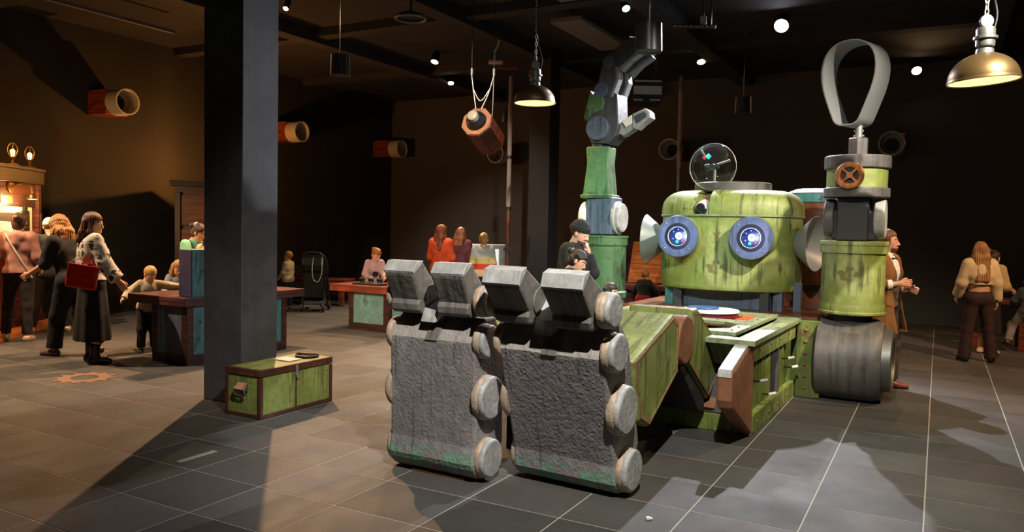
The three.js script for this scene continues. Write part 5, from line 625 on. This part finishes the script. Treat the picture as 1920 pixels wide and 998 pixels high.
  const bt = o.bottom; if (bt) {
    const c1 = lin(bt.color), loose = (bt.loose ?? 0.014) * s, colF = p => { const k = 0.9 + 0.1 * wob(p, 30); return [c1[0] * k, c1[1] * k, c1[2] * k]; };
    if (bt.type === 'skirt') {
      const a = T(0, 0.08, 0), hemY = (bt.hem ?? 0.25) * s, b = [J.p[0] * 0.6 + (J.aL[0] + J.aR[0]) * 0.2, hemY, (J.aL[2] + J.aR[2]) * 0.25], rb = (bt.flare ?? 0.2) * s;
      const F = p => { const t = clamp((a[1] - p[1]) / (a[1] - b[1]), 0, 1), cx = lerp(a[0], b[0], t), cz = lerp(a[2], b[2], t), an = Math.atan2(p[2] - cz, p[0] - cx), r = lerp(R(0.135), rb, Math.pow(t, 0.6)) + 0.012 * s * t * Math.sin(an * 9); const d = Math.hypot((p[0] - cx) / 1.12, (p[2] - cz) / 0.88) - r; return Math.max(Math.abs(d + 0.01) - 0.01, p[1] - a[1], hemY - p[1], -1); };
      const FF = p => { const hips = bones(torsoB.slice(0, 2).map(q => [q[0], q[1], q[2] + 0.02 * s, q[3] + 0.02 * s]), 0.05)(p); return smin(F(p), Math.max(hips, p[1] - a[1] - 0.02), 0.03); };
      P(bt.name || 'skirt', nets(FF, [Math.min(a[0], b[0]) - rb * 1.3 - 0.1, hemY - 0.03, Math.min(a[2], b[2]) - rb * 1.1 - 0.1], [Math.max(a[0], b[0]) + rb * 1.3 + 0.1, a[1] + 0.06, Math.max(a[2], b[2]) + rb * 1.1 + 0.1], cell, colF, 2), clothMat);
    } else {
      const fl = (bt.flare ?? 0.008) * s, hem = bt.hem ?? 0.95, waist = T(0, bt.waist ?? 0.09, 0), axis = nrm(sub(T(0, 0.3, 0), T(0, 0, 0)));
      const lg = [[J.hL, J.kL, J.aL], [J.hR, J.kR, J.aR]].map(([h, k, a]) => { const fn = bones([[h, k, R(0.09 * Math.sqrt(w)) + loose, R(0.06) + loose, 0.05], [k, a, R(0.058) + loose, R(0.042) + loose + fl, 0.04]], 0.04 * s), d = nrm(sub(a, k)), e = add(k, mul(sub(a, k), hem)); return p => Math.max(fn(p), pl(p, e, d)); });
      const hp = bones(torsoB.filter((_, i) => i < 2).map(b => [b[0], b[1], b[2] + loose * 0.7, b[3] + loose * 0.7]), 0.06 * s), F = p => fold(p, smin(smin(lg[0](p), lg[1](p), 0.012 * s), Math.max(hp(p), pl(p, waist, axis)), 0.04 * s), 0.9);
      const [lo, hi] = boundsOf([...torsoB.slice(0, 2), ...legB(J.hL, J.kL, J.aL), ...legB(J.hR, J.kR, J.aR)], loose + fl + 0.03); P(bt.name || 'trousers', nets(F, lo, hi, cell, colF), clothMat);
    }
  }
  if (o.coat) { // long open coat, from the shoulders to the hem, with lapels folded open at the front
    const c1 = lin(o.coat.color), hemY = o.coat.hem * s, a = T(0, 0.12, 0), rb = 0.235 * s, t = 0.032 * s, tb = bones(torsoB.map(b => [b[0], b[1], b[2] + t, b[3] + t]), 0.05 * s), open = p => 0.055 * s + (J.n0[1] - p[1]) * 0.06;
    const ab = [[J.sL, J.eL, J.wL], [J.sR, J.eR, J.wR]].map(([q, b, c]) => { const fn = bones([[q, b, R(0.07), R(0.06), 0.03], [b, c, R(0.058), R(0.05), 0.03]], 0.03 * s), d = nrm(sub(c, b)), e = add(b, mul(sub(c, b), o.coat.sleeve ?? 0.55)); return p => Math.max(fn(p), pl(p, e, d)); });
    const F = p => { const q = clamp((a[1] - p[1]) / (a[1] - hemY), 0, 1), an = Math.atan2(p[2], p[0]), r = lerp(R(0.15), rb, q) + 0.012 * q * s * Math.sin(an * 7); let d = Math.max(Math.hypot(p[0] / 1.15, p[2] / 0.95) - r, p[1] - a[1] - 0.05 * s, hemY - p[1]); d = smin(d, Math.max(tb(p), a[1] - 0.1 - p[1]), 0.05 * s); const sh = Math.max(d, -(d + 0.022 * s)); const front = Math.max(Math.abs(p[0] - (o.coat.shift ?? 0) * s) - open(p), -p[2]); let e = smax(sh, -front, 0.02 * s); e = smin(e, ab[0](p), 0.02 * s); e = smin(e, ab[1](p), 0.02 * s); return fold(p, e, 0.8); };
    const lo = [-0.45 * s, hemY - 0.03, -0.4 * s], hi = [0.45 * s, J.n0[1] + 0.08 * s, 0.45 * s]; P('coat', nets(F, lo, hi, cell * 0.8, p => { const k = 0.85 + 0.15 * wob(p, 18); return [c1[0] * k, c1[1] * k, c1[2] * k]; }, 2), clothMat);
  }
  if (o.vest) { const c = lin(o.vest), cw = lin('#d8d2c8'), t = 0.02 * s, tb = bones(torsoB.map(b => [b[0], b[1], b[2] + t, b[3] + t]), 0.05 * s), ax = nrm(sub(T(0, 0.3, 0), T(0, 0, 0))), hem = T(0, -0.02, 0), [lo, hi] = boundsOf(torsoB, 0.05); P('waistcoat', nets(p => Math.max(tb(p), -pl(p, hem, ax)), lo, hi, cell * 0.7, p => { const d = (J.n0[1] - p[1]) / s; return p[2] > 0 && Math.abs(p[0]) < (0.26 - d) * 0.32 * s ? cw : c; }), clothMat); const bw = lin('#0c0c0e'), q = T(0, torso - 0.005, 0.085); P('bow_tie', nets(p => { const d = sub(p, q); return smin(ell([Math.abs(d[0]), d[1], d[2]], [0.03 * s, 0, 0], [0.028 * s, 0.018 * s, 0.012 * s]), Math.hypot(...d) - 0.012 * s, 0.01); }, add(q, [-0.08, -0.04, -0.04]), add(q, [0.08, 0.04, 0.04]), 0.005, () => bw), clothMat); const wc = lin('#dcd8d0'); const cl = bones([[T(0, torso + 0.005, -0.005), T(0, torso + 0.045, 0.005), R(0.068), R(0.062)]], 0.02), [l2, h2] = boundsOf([[T(0, torso + 0.005, 0), T(0, torso + 0.045, 0), R(0.068), R(0.062)]], 0.02); P('shirt_collar', nets(p => Math.max(cl(p), p[1] - T(0, torso + 0.075, 0)[1] + (p[2] > 0 ? (0.05 * s - Math.abs(p[0])) * 0.5 : 0)), l2, h2, 0.007, () => wc), clothMat); for (const [e, wr] of [[J.eL, J.wL], [J.eR, J.wR]]) { const d = nrm(sub(wr, e)), m0 = add(e, mul(sub(wr, e), 0.42)), m1 = add(e, mul(sub(wr, e), 0.72)), L = [[m0, m1, R(0.052), R(0.05)]], [l3, h3b] = boundsOf(L, 0.02), f3 = bones(L, 0.01); P('shirt_cuff', nets(p => Math.max(f3(p), pl(p, m1, d), -pl(p, m0, d)), l3, h3b, 0.009, () => wc), clothMat); } }
  // ---- shoes
  if (o.shoes) { const c = lin(o.shoes.color), c2 = lin(o.shoes.sole || '#1a1816'); [[J.aL, dL], [J.aR, dR]].forEach(([a, d]) => { const y0 = a[1] - 0.078 * s, sh = o.shoes.boot ? [[[a[0], a[1] - 0.03 * s, a[2]], [a[0], a[1] + 0.12 * s, a[2]], R(0.052), R(0.056)]] : []; const L = [[[a[0], a[1] - 0.03 * s, a[2]], [a[0] - d[0] * 0.035 * s, a[1] - 0.04 * s, a[2] - d[2] * 0.035 * s], R(0.046), R(0.042)], [[a[0], a[1] - 0.035 * s, a[2]], [a[0] + d[0] * 0.145 * s, a[1] - 0.05 * s, a[2] + d[2] * 0.145 * s], R(0.046), R(0.034)], ...sh], [lo, hi] = boundsOf(L, 0.015), f = bones(L, 0.03 * s); P('shoe', nets(p => Math.max(f(p), y0 - p[1]), lo, hi, cell * 0.6, p => p[1] - y0 < 0.022 * s ? c2 : c), leatherMat); }); }
  // ---- hair
  const hr2 = o.hair; if (hr2) {
    const c = lin(hr2.color), groove = p => { const q = HL(p), an = Math.atan2(q[0], q[2] + 0.02); return (Math.sin(an * 34 + q[1] * 20 + 2 * Math.sin(q[1] * 40 * (hr2.curl ?? 0.2))) * 0.0022 + wob(p, 60 * (hr2.curl ?? 0.3) + 14) * 0.004 * (0.5 + (hr2.curl ?? 0))) * hs; };
    const cut = hr2.fringe ?? 0.045, cap = p => { const q = HL(p); let d = ell(q, [0, 0.036, -0.022], [0.086 + (hr2.vol ?? 0), 0.1 + (hr2.vol ?? 0), 0.104 + (hr2.vol ?? 0)]); if (hr2.style !== 'short') d = smin(d, ell(q, [0, -0.03, -0.05], [0.078, 0.08, 0.07]), 0.03); const f2 = Math.min(q[2] - (hr2.side ?? (hr2.style === 'short' || hr2.style === 'bun' || hr2.style === 'ponytail' ? 0.02 : 0.04)), cut - q[1]); d = smax(d, f2, 0.012); if (hr2.style === 'short') d = smax(d, -(q[1] + 0.045 + (q[2] > -0.02 ? (q[2] + 0.02) * 0.9 : 0)), 0.015); return d * hs; };
    const L = []; const ax = nrm(sub(T(0, 0.3, 0), T(0, 0, 0))), back = nrm(crs(ex, ax)); void back; const zb = nrm(sub(T(0, 0.2, -0.3), T(0, 0.2, 0)));
    if (hr2.style === 'long' || hr2.style === 'bob') { const len = (hr2.len ?? 0.3) * s; for (const x of [-0.06, -0.035, 0, 0.035, 0.06]) { const a = HW([x, 0.02, -0.06]), m = add(add(HW([x * 1.15, -0.1, -0.07]), mul(zb, 0.01)), [0, 0, 0]), e = add(add(m, mul([0, -1, 0], len)), mul(zb, len * 0.12 + 0.045 * s)); L.push([a, m, 0.04 * hs, 0.042 * hs, 0.03], [m, e, 0.042 * hs, 0.02 * hs, 0.03]); } for (const x of [-0.075, 0.075]) { const a = HW([x, 0.0, 0.0]), m = HW([x * 1.12, -0.1, 0.0]), e = add(m, mul([0, -1, 0], len * (hr2.frontLen ?? 0.55))); L.push([a, m, 0.024 * hs, 0.028 * hs, 0.03], [m, e, 0.028 * hs, 0.014 * hs, 0.03]); } }
    if (hr2.style === 'ponytail') { const a = HW([0, 0.075, -0.11]), m = HW([0, 0.03, -0.165]), e = add(m, mul([0, -1, 0], (hr2.len ?? 0.22) * s)); L.push([HW([0, 0.05, -0.08]), a, 0.03 * hs, 0.022 * hs, 0.02], [a, m, 0.026 * hs, 0.036 * hs, 0.02], [m, e, 0.036 * hs, 0.014 * hs, 0.02]); }
    if (hr2.style === 'bun') L.push([HW([0, hr2.bunY ?? 0.03, -0.115]), HW([0, (hr2.bunY ?? 0.03) + 0.012, -0.14]), 0.045 * hs, 0.04 * hs, 0.012]);
    const lb = L.length ? bones(L, 0.03 * hs) : null, F = p => { let d = cap(p); if (lb) d = smin(d, lb(p), 0.015 * hs); return d + groove(p); };
    const r = 0.16 * hs; let lo = add(headC, [-r, -r, -r]), hi = add(headC, [r, r, r]); if (L.length) { const [l2, h2] = boundsOf(L, 0.03); lo = lo.map((v, i) => Math.min(v, l2[i])); hi = hi.map((v, i) => Math.max(v, h2[i])); }
    P('hair', nets(F, lo, hi, cell * 0.5, p => { const q = HL(p), an = Math.atan2(q[0], q[2] + 0.02), k = 0.8 + 0.25 * Math.sin(an * 34 + q[1] * 20 + 2 * Math.sin(q[1] * 30)) + 0.12 * wob(p, 50); return [c[0] * k, c[1] * k, c[2] * k]; }, 2.2), hairMat);
    if (hr2.tie) { const tm = new THREE.MeshStandardMaterial({ color: hr2.tie, roughness: 0.7 }), q = hr2.style === 'bun' ? HW([0, hr2.bunY ?? 0.03, -0.12]) : HW([0, 0.075, -0.112]); const t = new THREE.Mesh(new THREE.TorusGeometry(0.028 * hs, 0.012 * hs, 8, 20), tm); t.name = 'hair_tie'; t.position.set(...q); t.castShadow = true; g.add(t); }
  }
  if (o.hat) { const c = lin(o.hat.color); const F = p => { const q = HL(p); let d = ell(q, [0, 0.045, -0.02], [0.092, 0.104, 0.112]); d = Math.max(d, -(q[1] - (o.hat.low ?? 0.02) - q[2] * 0.1)); if (o.hat.fold) { const b = Math.max(ell(q, [0, 0.045, -0.02], [0.099, 0.112, 0.119]), Math.abs(q[1] - (o.hat.low ?? 0.02) - 0.025 - q[2] * 0.1) - 0.025); d = smin(d, b, 0.006); } if (o.hat.brim) d = smin(d, Math.max(Math.abs(q[1] - 0.05 + (q[2] - 0.08) * 0.25) - 0.005, Math.hypot(q[0] / 0.075, (q[2] - 0.075) / 0.09) * 0.08 - 0.08), 0.008); return (d + 0.0012 * Math.sin(Math.atan2(q[0], q[2]) * 60) * (o.hat.rib ?? 1)) * hs; }; const r = 0.2 * hs; P(o.hat.name || 'beanie', nets(F, add(headC, [-r, -0.06 * hs, -r]), add(headC, [r, r, r]), cell * 0.45, () => c, 2), clothMat); if (o.hat.mark) { const m = new THREE.Mesh(new RoundedBoxGeometry(0.028 * hs, 0.016 * hs, 0.006, 2, 0.002), M.white); m.name = 'hat_badge'; m.position.set(...HW([0.055, 0.045, 0.078])); m.quaternion.setFromRotationMatrix(hm); m.rotateY(0.6); g.add(m); } }
  g.position.set(o.at[0], o.y ?? 0, o.at[1]); g.rotation.y = Math.PI - o.face * D2R; g.userData = { label: o.label, category: 'person' }; scene.add(g);
  g.userData.joints = undefined; delete g.userData.joints; return { g, J, s, T };
}
// ------------------------------------------------------------------ the visitors
{
  const strap = (pts, r, mat, par, name = 'strap') => { const m = new THREE.Mesh(tube(pts, r, 40, 6), mat); m.name = name; m.castShadow = true; par.add(m); return m; };
  // left group
  const pink = person({ label: 'woman from behind in a dusty pink hoodie with bun and pale strap, far left', H: 1.74, at: [-6.74, -10.6], face: -12, cell: 0.015, skin: '#c08a70', head: [8, 6, 0], legs: { L: [[0.16, -1, 0.1], [0.08, -1, -0.02]], R: [[0.05, -1, -0.04], [0.0, -1, -0.1]] }, arms: { L: [[0.3, -1, 0.1], [-0.1, -0.5, 0.8], 0.5], R: [[0.28, -1, 0.02], [-0.1, -0.7, 0.75], 0.5] },
    top: { name: 'hoodie', color: '#96685e', hem: 0.0, loose: 0.024, hood: 1, collar: 1.4 }, bottom: { color: '#17100f', loose: 0.008 }, shoes: { color: '#a08a7c', sole: '#c8bcae' }, hair: { style: 'bun', color: '#3a1c14', bunY: 0.04, tie: '#b89080' } });
  { const { J, s, g, T } = pink; void J; strap([T(0.14, 0.5, 0.04), T(0.1, 0.5, -0.12), T(0.0, 0.33, -0.165), T(-0.1, 0.14, -0.155), T(-0.19, -0.06, -0.1)], 0.014 * s, plain(0x9a948c, 0.7), g); }
  { const b = thing('shoulder_bag', 'orange red fabric bag held at the side of the woman in the pink hoodie', 'bag', [-7.08, 0.98, -10.58], 0.3); part('pouch', [mv(prof([[-0.05, 0], [0.05, 0], [0.06, 0.2], [0.02, 0.34], [-0.02, 0.34], [-0.06, 0.2]], -0.15, 0.17, 0.02), 0, 0, 0)], plain(0xc83c22, 0.7), b); part('bag_handle', tube([[-0.08, 0.33, 0], [-0.06, 0.5, 0], [0.06, 0.5, 0], [0.08, 0.33, 0]], 0.008, 20, 6), plain(0xa83020, 0.7), b); shadow(b); }
  person({ label: 'person in a white cap and dark jacket facing the lit cabinet panel', H: 1.68, male: 1, at: [-6.85, -11.5], face: -30, cell: 0.017, skin: '#c09078', head: [10, 12, 0], legs: { L: [[0.26, -1, 0.1], [0.16, -1, -0.1]], R: [[0.22, -1, 0.02], [0.1, -1, -0.06]] }, arms: { L: [[0.25, -1, 0.2], [0, -0.2, 1], 0.5], R: [[0.25, -1, 0.2], [0, -0.2, 1], 0.5] }, top: { name: 'jacket', color: '#1a1614', hem: -0.1, loose: 0.035 }, bottom: { color: '#2c2624', loose: 0.024 }, shoes: { color: '#c8bda6', sole: '#e0d8c4' }, hair: { style: 'short', color: '#4a3626' }, hat: { name: 'cap', color: '#c8baa0', brim: 1, low: 0.03, rib: 0 } });
  person({ label: 'woman with long wavy blonde hair in black, striding left past the cabinet', H: 1.76, at: [-5.42, -9.55], face: -78, lean: 14, twist: -8, cell: 0.014, skin: '#c8926e', head: [-16, 24, 0], legs: { L: [[0.02, -1, 0.3], [0.02, -1, 0.12]], R: [[0.02, -1, -0.22], [0.02, -1, -0.5]] }, feet: [5, -5], arms: { L: [[0.14, -1, 0.3], [0.1, -0.55, 0.9], 0.8], R: [[0.16, -1, 0.15], [0.04, -1, 0.42], 0.8] }, top: { name: 'tunic', color: '#0d0b0b', hem: -0.12, loose: 0.026, sleeve: 0.18 }, bottom: { color: '#0c0a0a', loose: 0.028, flare: 0.012 }, shoes: { color: '#5a4636', sole: '#18120e' }, hair: { style: 'long', color: '#a86c2c', len: 0.34, curl: 0.9, frontLen: 1.1, vol: 0.016 } });
  const flo = person({ label: 'woman in a white sweater with dark flowers, black skirt and red bag, turning right', H: 1.75, at: [-4.93, -9.1], face: 52, cell: 0.0125, skin: '#d8a488', head: [-42, 4, 0], twist: 6, legs: { L: [[0.06, -1, 0.02], [0.02, -1, -0.02]], R: [[0.08, -1, 0.06], [0.02, -1, -0.06]] }, feet: [-8, -14], arms: { L: [[0.2, -1, -0.14], [0.1, -1, 0.12], 0.5], R: [[0.42, -1, 0.32], [0.34, -0.8, 0.5], 0.6] },
    top: { color: '#c8c0b4', color2: '#17151c', pattern: 'flowers', hem: 0.04, loose: 0.036, bell: 1.5 }, bottom: { type: 'skirt', color: '#0e0c0d', hem: 0.26, flare: 0.215 }, shoes: { color: '#0c0a0a', boot: 1 }, hair: { style: 'bob', color: '#5e3018', len: 0.1, frontLen: 0.4, vol: 0.006 } });
  { const b = thing('handbag', 'bright red flat handbag hanging at the hip of the woman in the flowered sweater', 'bag', [-4.94, 0.87, -8.86], 0.05); part('pouch', box(0.33, 0.27, 0.07, 0, 0.16, 0, 0.025), new THREE.MeshStandardMaterial({ color: 0xb81418, roughness: 0.35 }), b, [0, 0, 0], [0, 0.1, -0.16]); part('flap', box(0.31, 0.17, 0.02, -0.0, 0.22, 0.04, 0.008), new THREE.MeshStandardMaterial({ color: 0xc41a1c, roughness: 0.35 }), b, [0, 0, 0], [0, 0.1, -0.16]); part('strap', tube([[-0.12, 0.27, 0], [-0.1, 0.34, -0.04], [0.1, 0.36, -0.05], [0.13, 0.3, -0.01]], 0.006, 24, 6), plain(0x8a1416, 0.5), b); shadow(b); void flo; }
  person({ label: 'small blond boy in a beige shirt reaching across the exhibit table', H: 1.08, kid: 0.8, at: [-4.66, -9.92], face: 150, lean: 8, cell: 0.0115, skin: '#d8a486', head: [24, 28, 0], arms: { R: [[0.8, -0.55, 0.3], [0.5, -0.5, 0.75], 0.5], L: [[0.95, -0.15, 0.25], [1, -0.06, 0.12], 0.4] }, legs: { L: [[0.05, -1, 0.02], [0.02, -1, -0.04]], R: [[0.08, -1, 0.05], [0.02, -1, -0.05]] }, top: { name: 'shirt', color: '#a89c84', hem: -0.08, loose: 0.034, collar: 1.3 }, bottom: { color: '#171214', loose: 0.03 }, shoes: { color: '#3a2c24', sole: '#6a5a4c' }, hair: { style: 'short', color: '#c09a58', fringe: 0.04 } });
  person({ label: 'woman in a mint green top with dark ponytail bending over the table', H: 1.66, at: [-4.53, -10.95], face: 118, lean: 10, cell: 0.013, skin: '#d0987c', head: [12, 26, 0], arms: { L: [[0.2, -0.9, 0.4], [-0.1, -0.5, 1], 0.5], R: [[0.3, -0.9, 0.35], [-0.1, -0.5, 1], 0.5] }, top: { name: 'shirt', color: '#7cc0a0', hem: -0.06, loose: 0.026, sleeve: 0.5 }, bottom: { color: '#201c20' }, shoes: { color: '#2a2422' }, hair: { style: 'ponytail', color: '#3a2216', len: 0.2, tie: '#c8c8d0' } });
  person({ label: 'girl with long fair hair behind the table, partly hidden by the teal box', H: 1.14, kid: 0.6, at: [-4.5, -10.42], face: 150, lean: 8, cell: 0.0125, skin: '#d8a486', head: [4, 22, 0], arms: { L: [[0.2, -0.9, 0.3], [-0.1, -0.3, 1], 0.5], R: [[0.3, -0.7, 0.45], [0.1, -0.25, 1], 0.5] }, top: { color: '#8c8c98', hem: -0.06, loose: 0.03 }, bottom: { color: '#24242c' }, shoes: { color: '#2a2624' }, hair: { style: 'long', color: '#a87a42', len: 0.24, frontLen: 0.9 } });
  person({ label: 'person in a cream top half hidden behind the grey pillar', H: 1.6, at: [-4.15, -10.82], face: 185, lean: 12, cell: 0.018, skin: '#d0a084', head: [0, 16, 0], top: { color: '#c0b08c', hem: -0.06, loose: 0.03 }, bottom: { color: '#24201e' }, shoes: { color: '#2a2624' }, hair: { style: 'long', color: '#6a4526', len: 0.12 } });
  // middle distance
  person({ label: 'small fair-haired boy in a cream sweater standing beside the stroller', H: 1.1, kid: 0.7, at: [-4.36, -15.1], face: 292, cell: 0.014, skin: '#d8a080', head: [4, -4, 0], arms: { L: [[0.15, -1, 0.2], [-0.2, -0.7, 0.8], 0.7], R: [[0.18, -1, 0.1], [-0.25, -0.6, 0.8], 0.7] }, top: { color: '#a89670', hem: -0.08, loose: 0.034 }, bottom: { color: '#141214' }, shoes: { color: '#3a2c28' }, hair: { style: 'short', color: '#b07c38' } });
  person({ label: 'red-haired girl in a pale pink sweater playing at the small table', H: 1.28, kid: 0.5, at: [-2.38, -13.35], face: 158, lean: 14, cell: 0.0135, skin: '#dca48a', head: [14, 26, 0], arms: { L: [[0.2, -0.85, 0.4], [-0.2, -0.35, 1], 0.6], R: [[0.3, -0.85, 0.3], [-0.2, -0.3, 1], 0.6] }, top: { color: '#c09a94', color2: '#241418', pattern: 'print', spot: (p, v, s) => p[2] > 0 && Math.hypot(p[0] + 0.0, (v - 0.25) * s) < 0.055, hem: -0.08, loose: 0.03 }, bottom: { color: '#2a2228' }, shoes: { color: '#2a2624' }, hair: { style: 'ponytail', color: '#b0662c', len: 0.16, fringe: 0.05 } });
  person({ label: 'red-haired woman in a bright orange sweater watching the television', H: 1.69, at: [-1.32, -14.35], face: 20, cell: 0.014, skin: '#c88e70', head: [-18, 4, 0], arms: { L: [[0.22, -1, 0.1], [-0.3, -0.5, 0.8], 0.6], R: [[0.22, -1, 0.1], [-0.3, -0.5, 0.8], 0.6] }, top: { color: '#cc4a1c', hem: -0.02, loose: 0.034 }, bottom: { color: '#a8845c', loose: 0.03 }, shoes: { color: '#3a2820' }, hair: { style: 'long', color: '#7a3a18', len: 0.22, curl: 1, vol: 0.012 } });
  person({ label: 'woman with brown hair in a dark maroon sweater watching the television', H: 1.66, at: [-0.98, -14.6], face: 16, cell: 0.014, skin: '#c08a70', head: [-10, 8, 0], top: { color: '#54242c', hem: -0.06, loose: 0.034 }, bottom: { color: '#1c161a' }, shoes: { color: '#2a2220' }, hair: { style: 'long', color: '#7a4424', len: 0.13, curl: 0.5 } });
  person({ label: 'child in a sweater with grey, yellow and red stripes watching the television', H: 1.56, kid: 0.15, at: [-0.53, -14.2], face: 8, cell: 0.0135, skin: '#c89074', head: [-4, 10, 0], top: { color: '#8c9494', pattern: 'stripes', bands: [[0.2, 0.33, '#a89c62'], [0.08, 0.2, '#b8361c'], [-0.2, 0.08, '#c0a07c']], hem: -0.06, loose: 0.036 }, bottom: { color: '#1c1e28' }, shoes: { color: '#2a2624' }, hair: { style: 'ponytail', color: '#a87840', len: 0.1 } });
  // beside the robot
  person({ label: 'man in black beanie and black sweater resting chin on hand', H: 1.78, male: 1, at: [0.63, -8.62], face: 118, lean: 8, cell: 0.012, skin: '#cc9680', head: [-4, 16, 0], arms: { L: [[0.05, -0.8, 0.5], [-0.42, 0.95, -0.08], 0.8, [-0.3, 0.2, -1]], R: [[0.16, -1, 0.12], [-0.5, -0.6, 0.6], 0.6] }, top: { color: '#121214', hem: -0.1, loose: 0.03 }, bottom: { color: '#161618', loose: 0.02 }, shoes: { color: '#1a1818' }, beard: '#5a4030', hair: { style: 'short', color: '#3a2a20' }, hat: { color: '#0e0e10', fold: 1, low: 0.025, mark: 1, rib: 1 } });
  person({ label: 'woman in black with pinned-up dark hair in front of the man in the beanie', H: 1.5, at: [0.5, -8.05], face: 112, lean: 16, cell: 0.012, skin: '#d09a80', head: [2, 22, 0], arms: { L: [[0.16, -1, 0.1], [-0.1, -0.9, 0.6], 0.5], R: [[0.16, -1, 0.1], [-0.1, -0.9, 0.6], 0.5] }, top: { color: '#101012', hem: -0.08, loose: 0.034 }, bottom: { color: '#161416' }, shoes: { color: '#1a1818' }, hair: { style: 'bun', color: '#21130f', bunY: 0.05, curl: 0.8 } });
  person({ label: 'dark-haired child whose head shows between robot foot and green arm post', H: 1.06, kid: 0.6, at: [1.1, -8.8], face: 120, cell: 0.0125, skin: '#d4a08a', head: [0, 14, 0], top: { color: '#1c1a1c', hem: -0.08, loose: 0.03 }, bottom: { color: '#1c1c20' }, shoes: { color: '#2a2624' }, hair: { style: 'bob', color: '#1c0f0c', len: 0.06 } });
  person({ label: 'toddler in a shiny black jacket with red hem climbing at the orange board', H: 0.92, kid: 0.9, at: [2.0, -11.75], y: 0.16, face: 20, lean: 24, cell: 0.0125, skin: '#b8805a', head: [6, -4, 0], arms: { L: [[0.5, -0.7, 0.4], [0.3, -0.5, 0.6], 0.5], R: [[0.5, -0.7, 0.4], [0.3, -0.5, 0.6], 0.5] }, top: { name: 'jacket', color: '#141214', pattern: 'stripes', bands: [[-0.2, 0.05, '#b01824']], hem: -0.1, loose: 0.045, hood: 1 }, bottom: { color: '#161416', loose: 0.03 }, shoes: { color: '#2a2220' }, hair: { style: 'short', color: '#8a5a2c' } });
  { const o = thing('step_stool', 'low dark step beneath the toddler at the orange board', 'step', [2.0, 0, -11.75], -0.35); part('tread', box(0.6, 0.04, 0.45, 0, 0.138, 0, 0.005), M.woodDark, o); part('riser', box(0.56, 0.118, 0.4, 0, 0.059, 0), M.woodDark, o); }
  // right side
  person({ label: 'moustached man in a long mustard brown coat, grey waistcoat and black bow tie', H: 1.74, male: 1, at: [4.12, -8.55], face: 142, cell: 0.0115, skin: '#c89078', head: [26, -2, 0], legs: { L: [[0.06, -1, 0.12], [0.02, -1, 0.0]], R: [[0.06, -1, -0.06], [0.02, -1, -0.16]] }, feet: [30, -20], arms: { L: [[0.12, -1, 0.02], [-0.35, -0.12, 0.9], 0.7], R: [[0.2, -1, 0.05], [-0.62, 0.12, 0.75], 0.7] }, bottom: { color: '#39332f', loose: 0.02 }, shoes: { color: '#6a3020', sole: '#0e0c0c' }, vest: '#57504a', coat: { color: '#7c5020', hem: 0.62, sleeve: 0.5 }, beard: '#5c3420', hair: { style: 'short', color: '#6a3e22', vol: 0.006, fringe: 0.06 } });
  person({ label: 'woman from behind with long light brown hair, cropped cream top and dark trousers', H: 1.62, at: [6.33, -10.5], face: 10, cell: 0.0125, skin: '#c4947c', head: [-6, 2, 0], legs: { L: [[0.08, -1, 0.02], [0.07, -1, -0.02]], R: [[0.16, -1, 0.04], [0.14, -1, -0.04]] }, feet: [10, -20], arms: { L: [[0.26, -1, 0.08], [0.02, -0.8, 0.55], 0.5], R: [[0.26, -1, -0.06], [0.12, -1, 0.18], 0.4] }, top: { name: 'cropped_top', color: '#c8b48e', hem: 0.2, loose: 0.036, bell: 1.2 }, bottom: { color: '#2c1612', loose: 0.014, flare: 0.03, hem: 1.06, waist: 0.1 }, shoes: { color: '#120c0a' }, hair: { style: 'long', color: '#94683c', len: 0.32, frontLen: 0.25 } });
  person({ label: 'person with brown bun in cream shirt and dark skirt, behind the long-haired woman', H: 1.5, at: [6.93, -11.25], face: 66, cell: 0.014, skin: '#cc926c', lean: 6, head: [0, 12, 0], arms: { L: [[0.2, -1, 0.2], [-0.1, -0.3, 1], 0.6], R: [[0.2, -1, 0.2], [-0.1, -0.35, 1], 0.6] }, top: { name: 'shirt', color: '#b8a070', hem: -0.04, loose: 0.034, sleeve: 0.4 }, bottom: { type: 'skirt', color: '#16100e', hem: 0.34, flare: 0.2 }, shoes: { color: '#b0a494' }, hair: { style: 'bun', color: '#3c2012', bunY: 0.07, curl: 0.7 } });
  person({ label: 'child in slate grey shirt and pale trousers raising one leg at the right edge', H: 1.12, kid: 0.65, at: [7.68, -11.5], face: 10, cell: 0.0125, skin: '#b07858', head: [-20, 14, 0], legs: { L: [[0.3, -0.75, 0.55], [0.3, -0.9, -0.35]], R: [[0.14, -1, 0.02], [0.1, -1, -0.02]] }, arms: { L: [[0.4, -0.85, 0.4], [0.2, -0.3, 1], 0.5], R: [[0.2, -1, 0.2], [0, -0.4, 0.9], 0.5] }, top: { name: 'shirt', color: '#3c4048', hem: -0.06, loose: 0.032 }, bottom: { color: '#84847e', loose: 0.032 }, shoes: { color: '#26221f' }, hair: { style: 'short', color: '#6a3e22' } });
}

renderer.render(scene, camera);
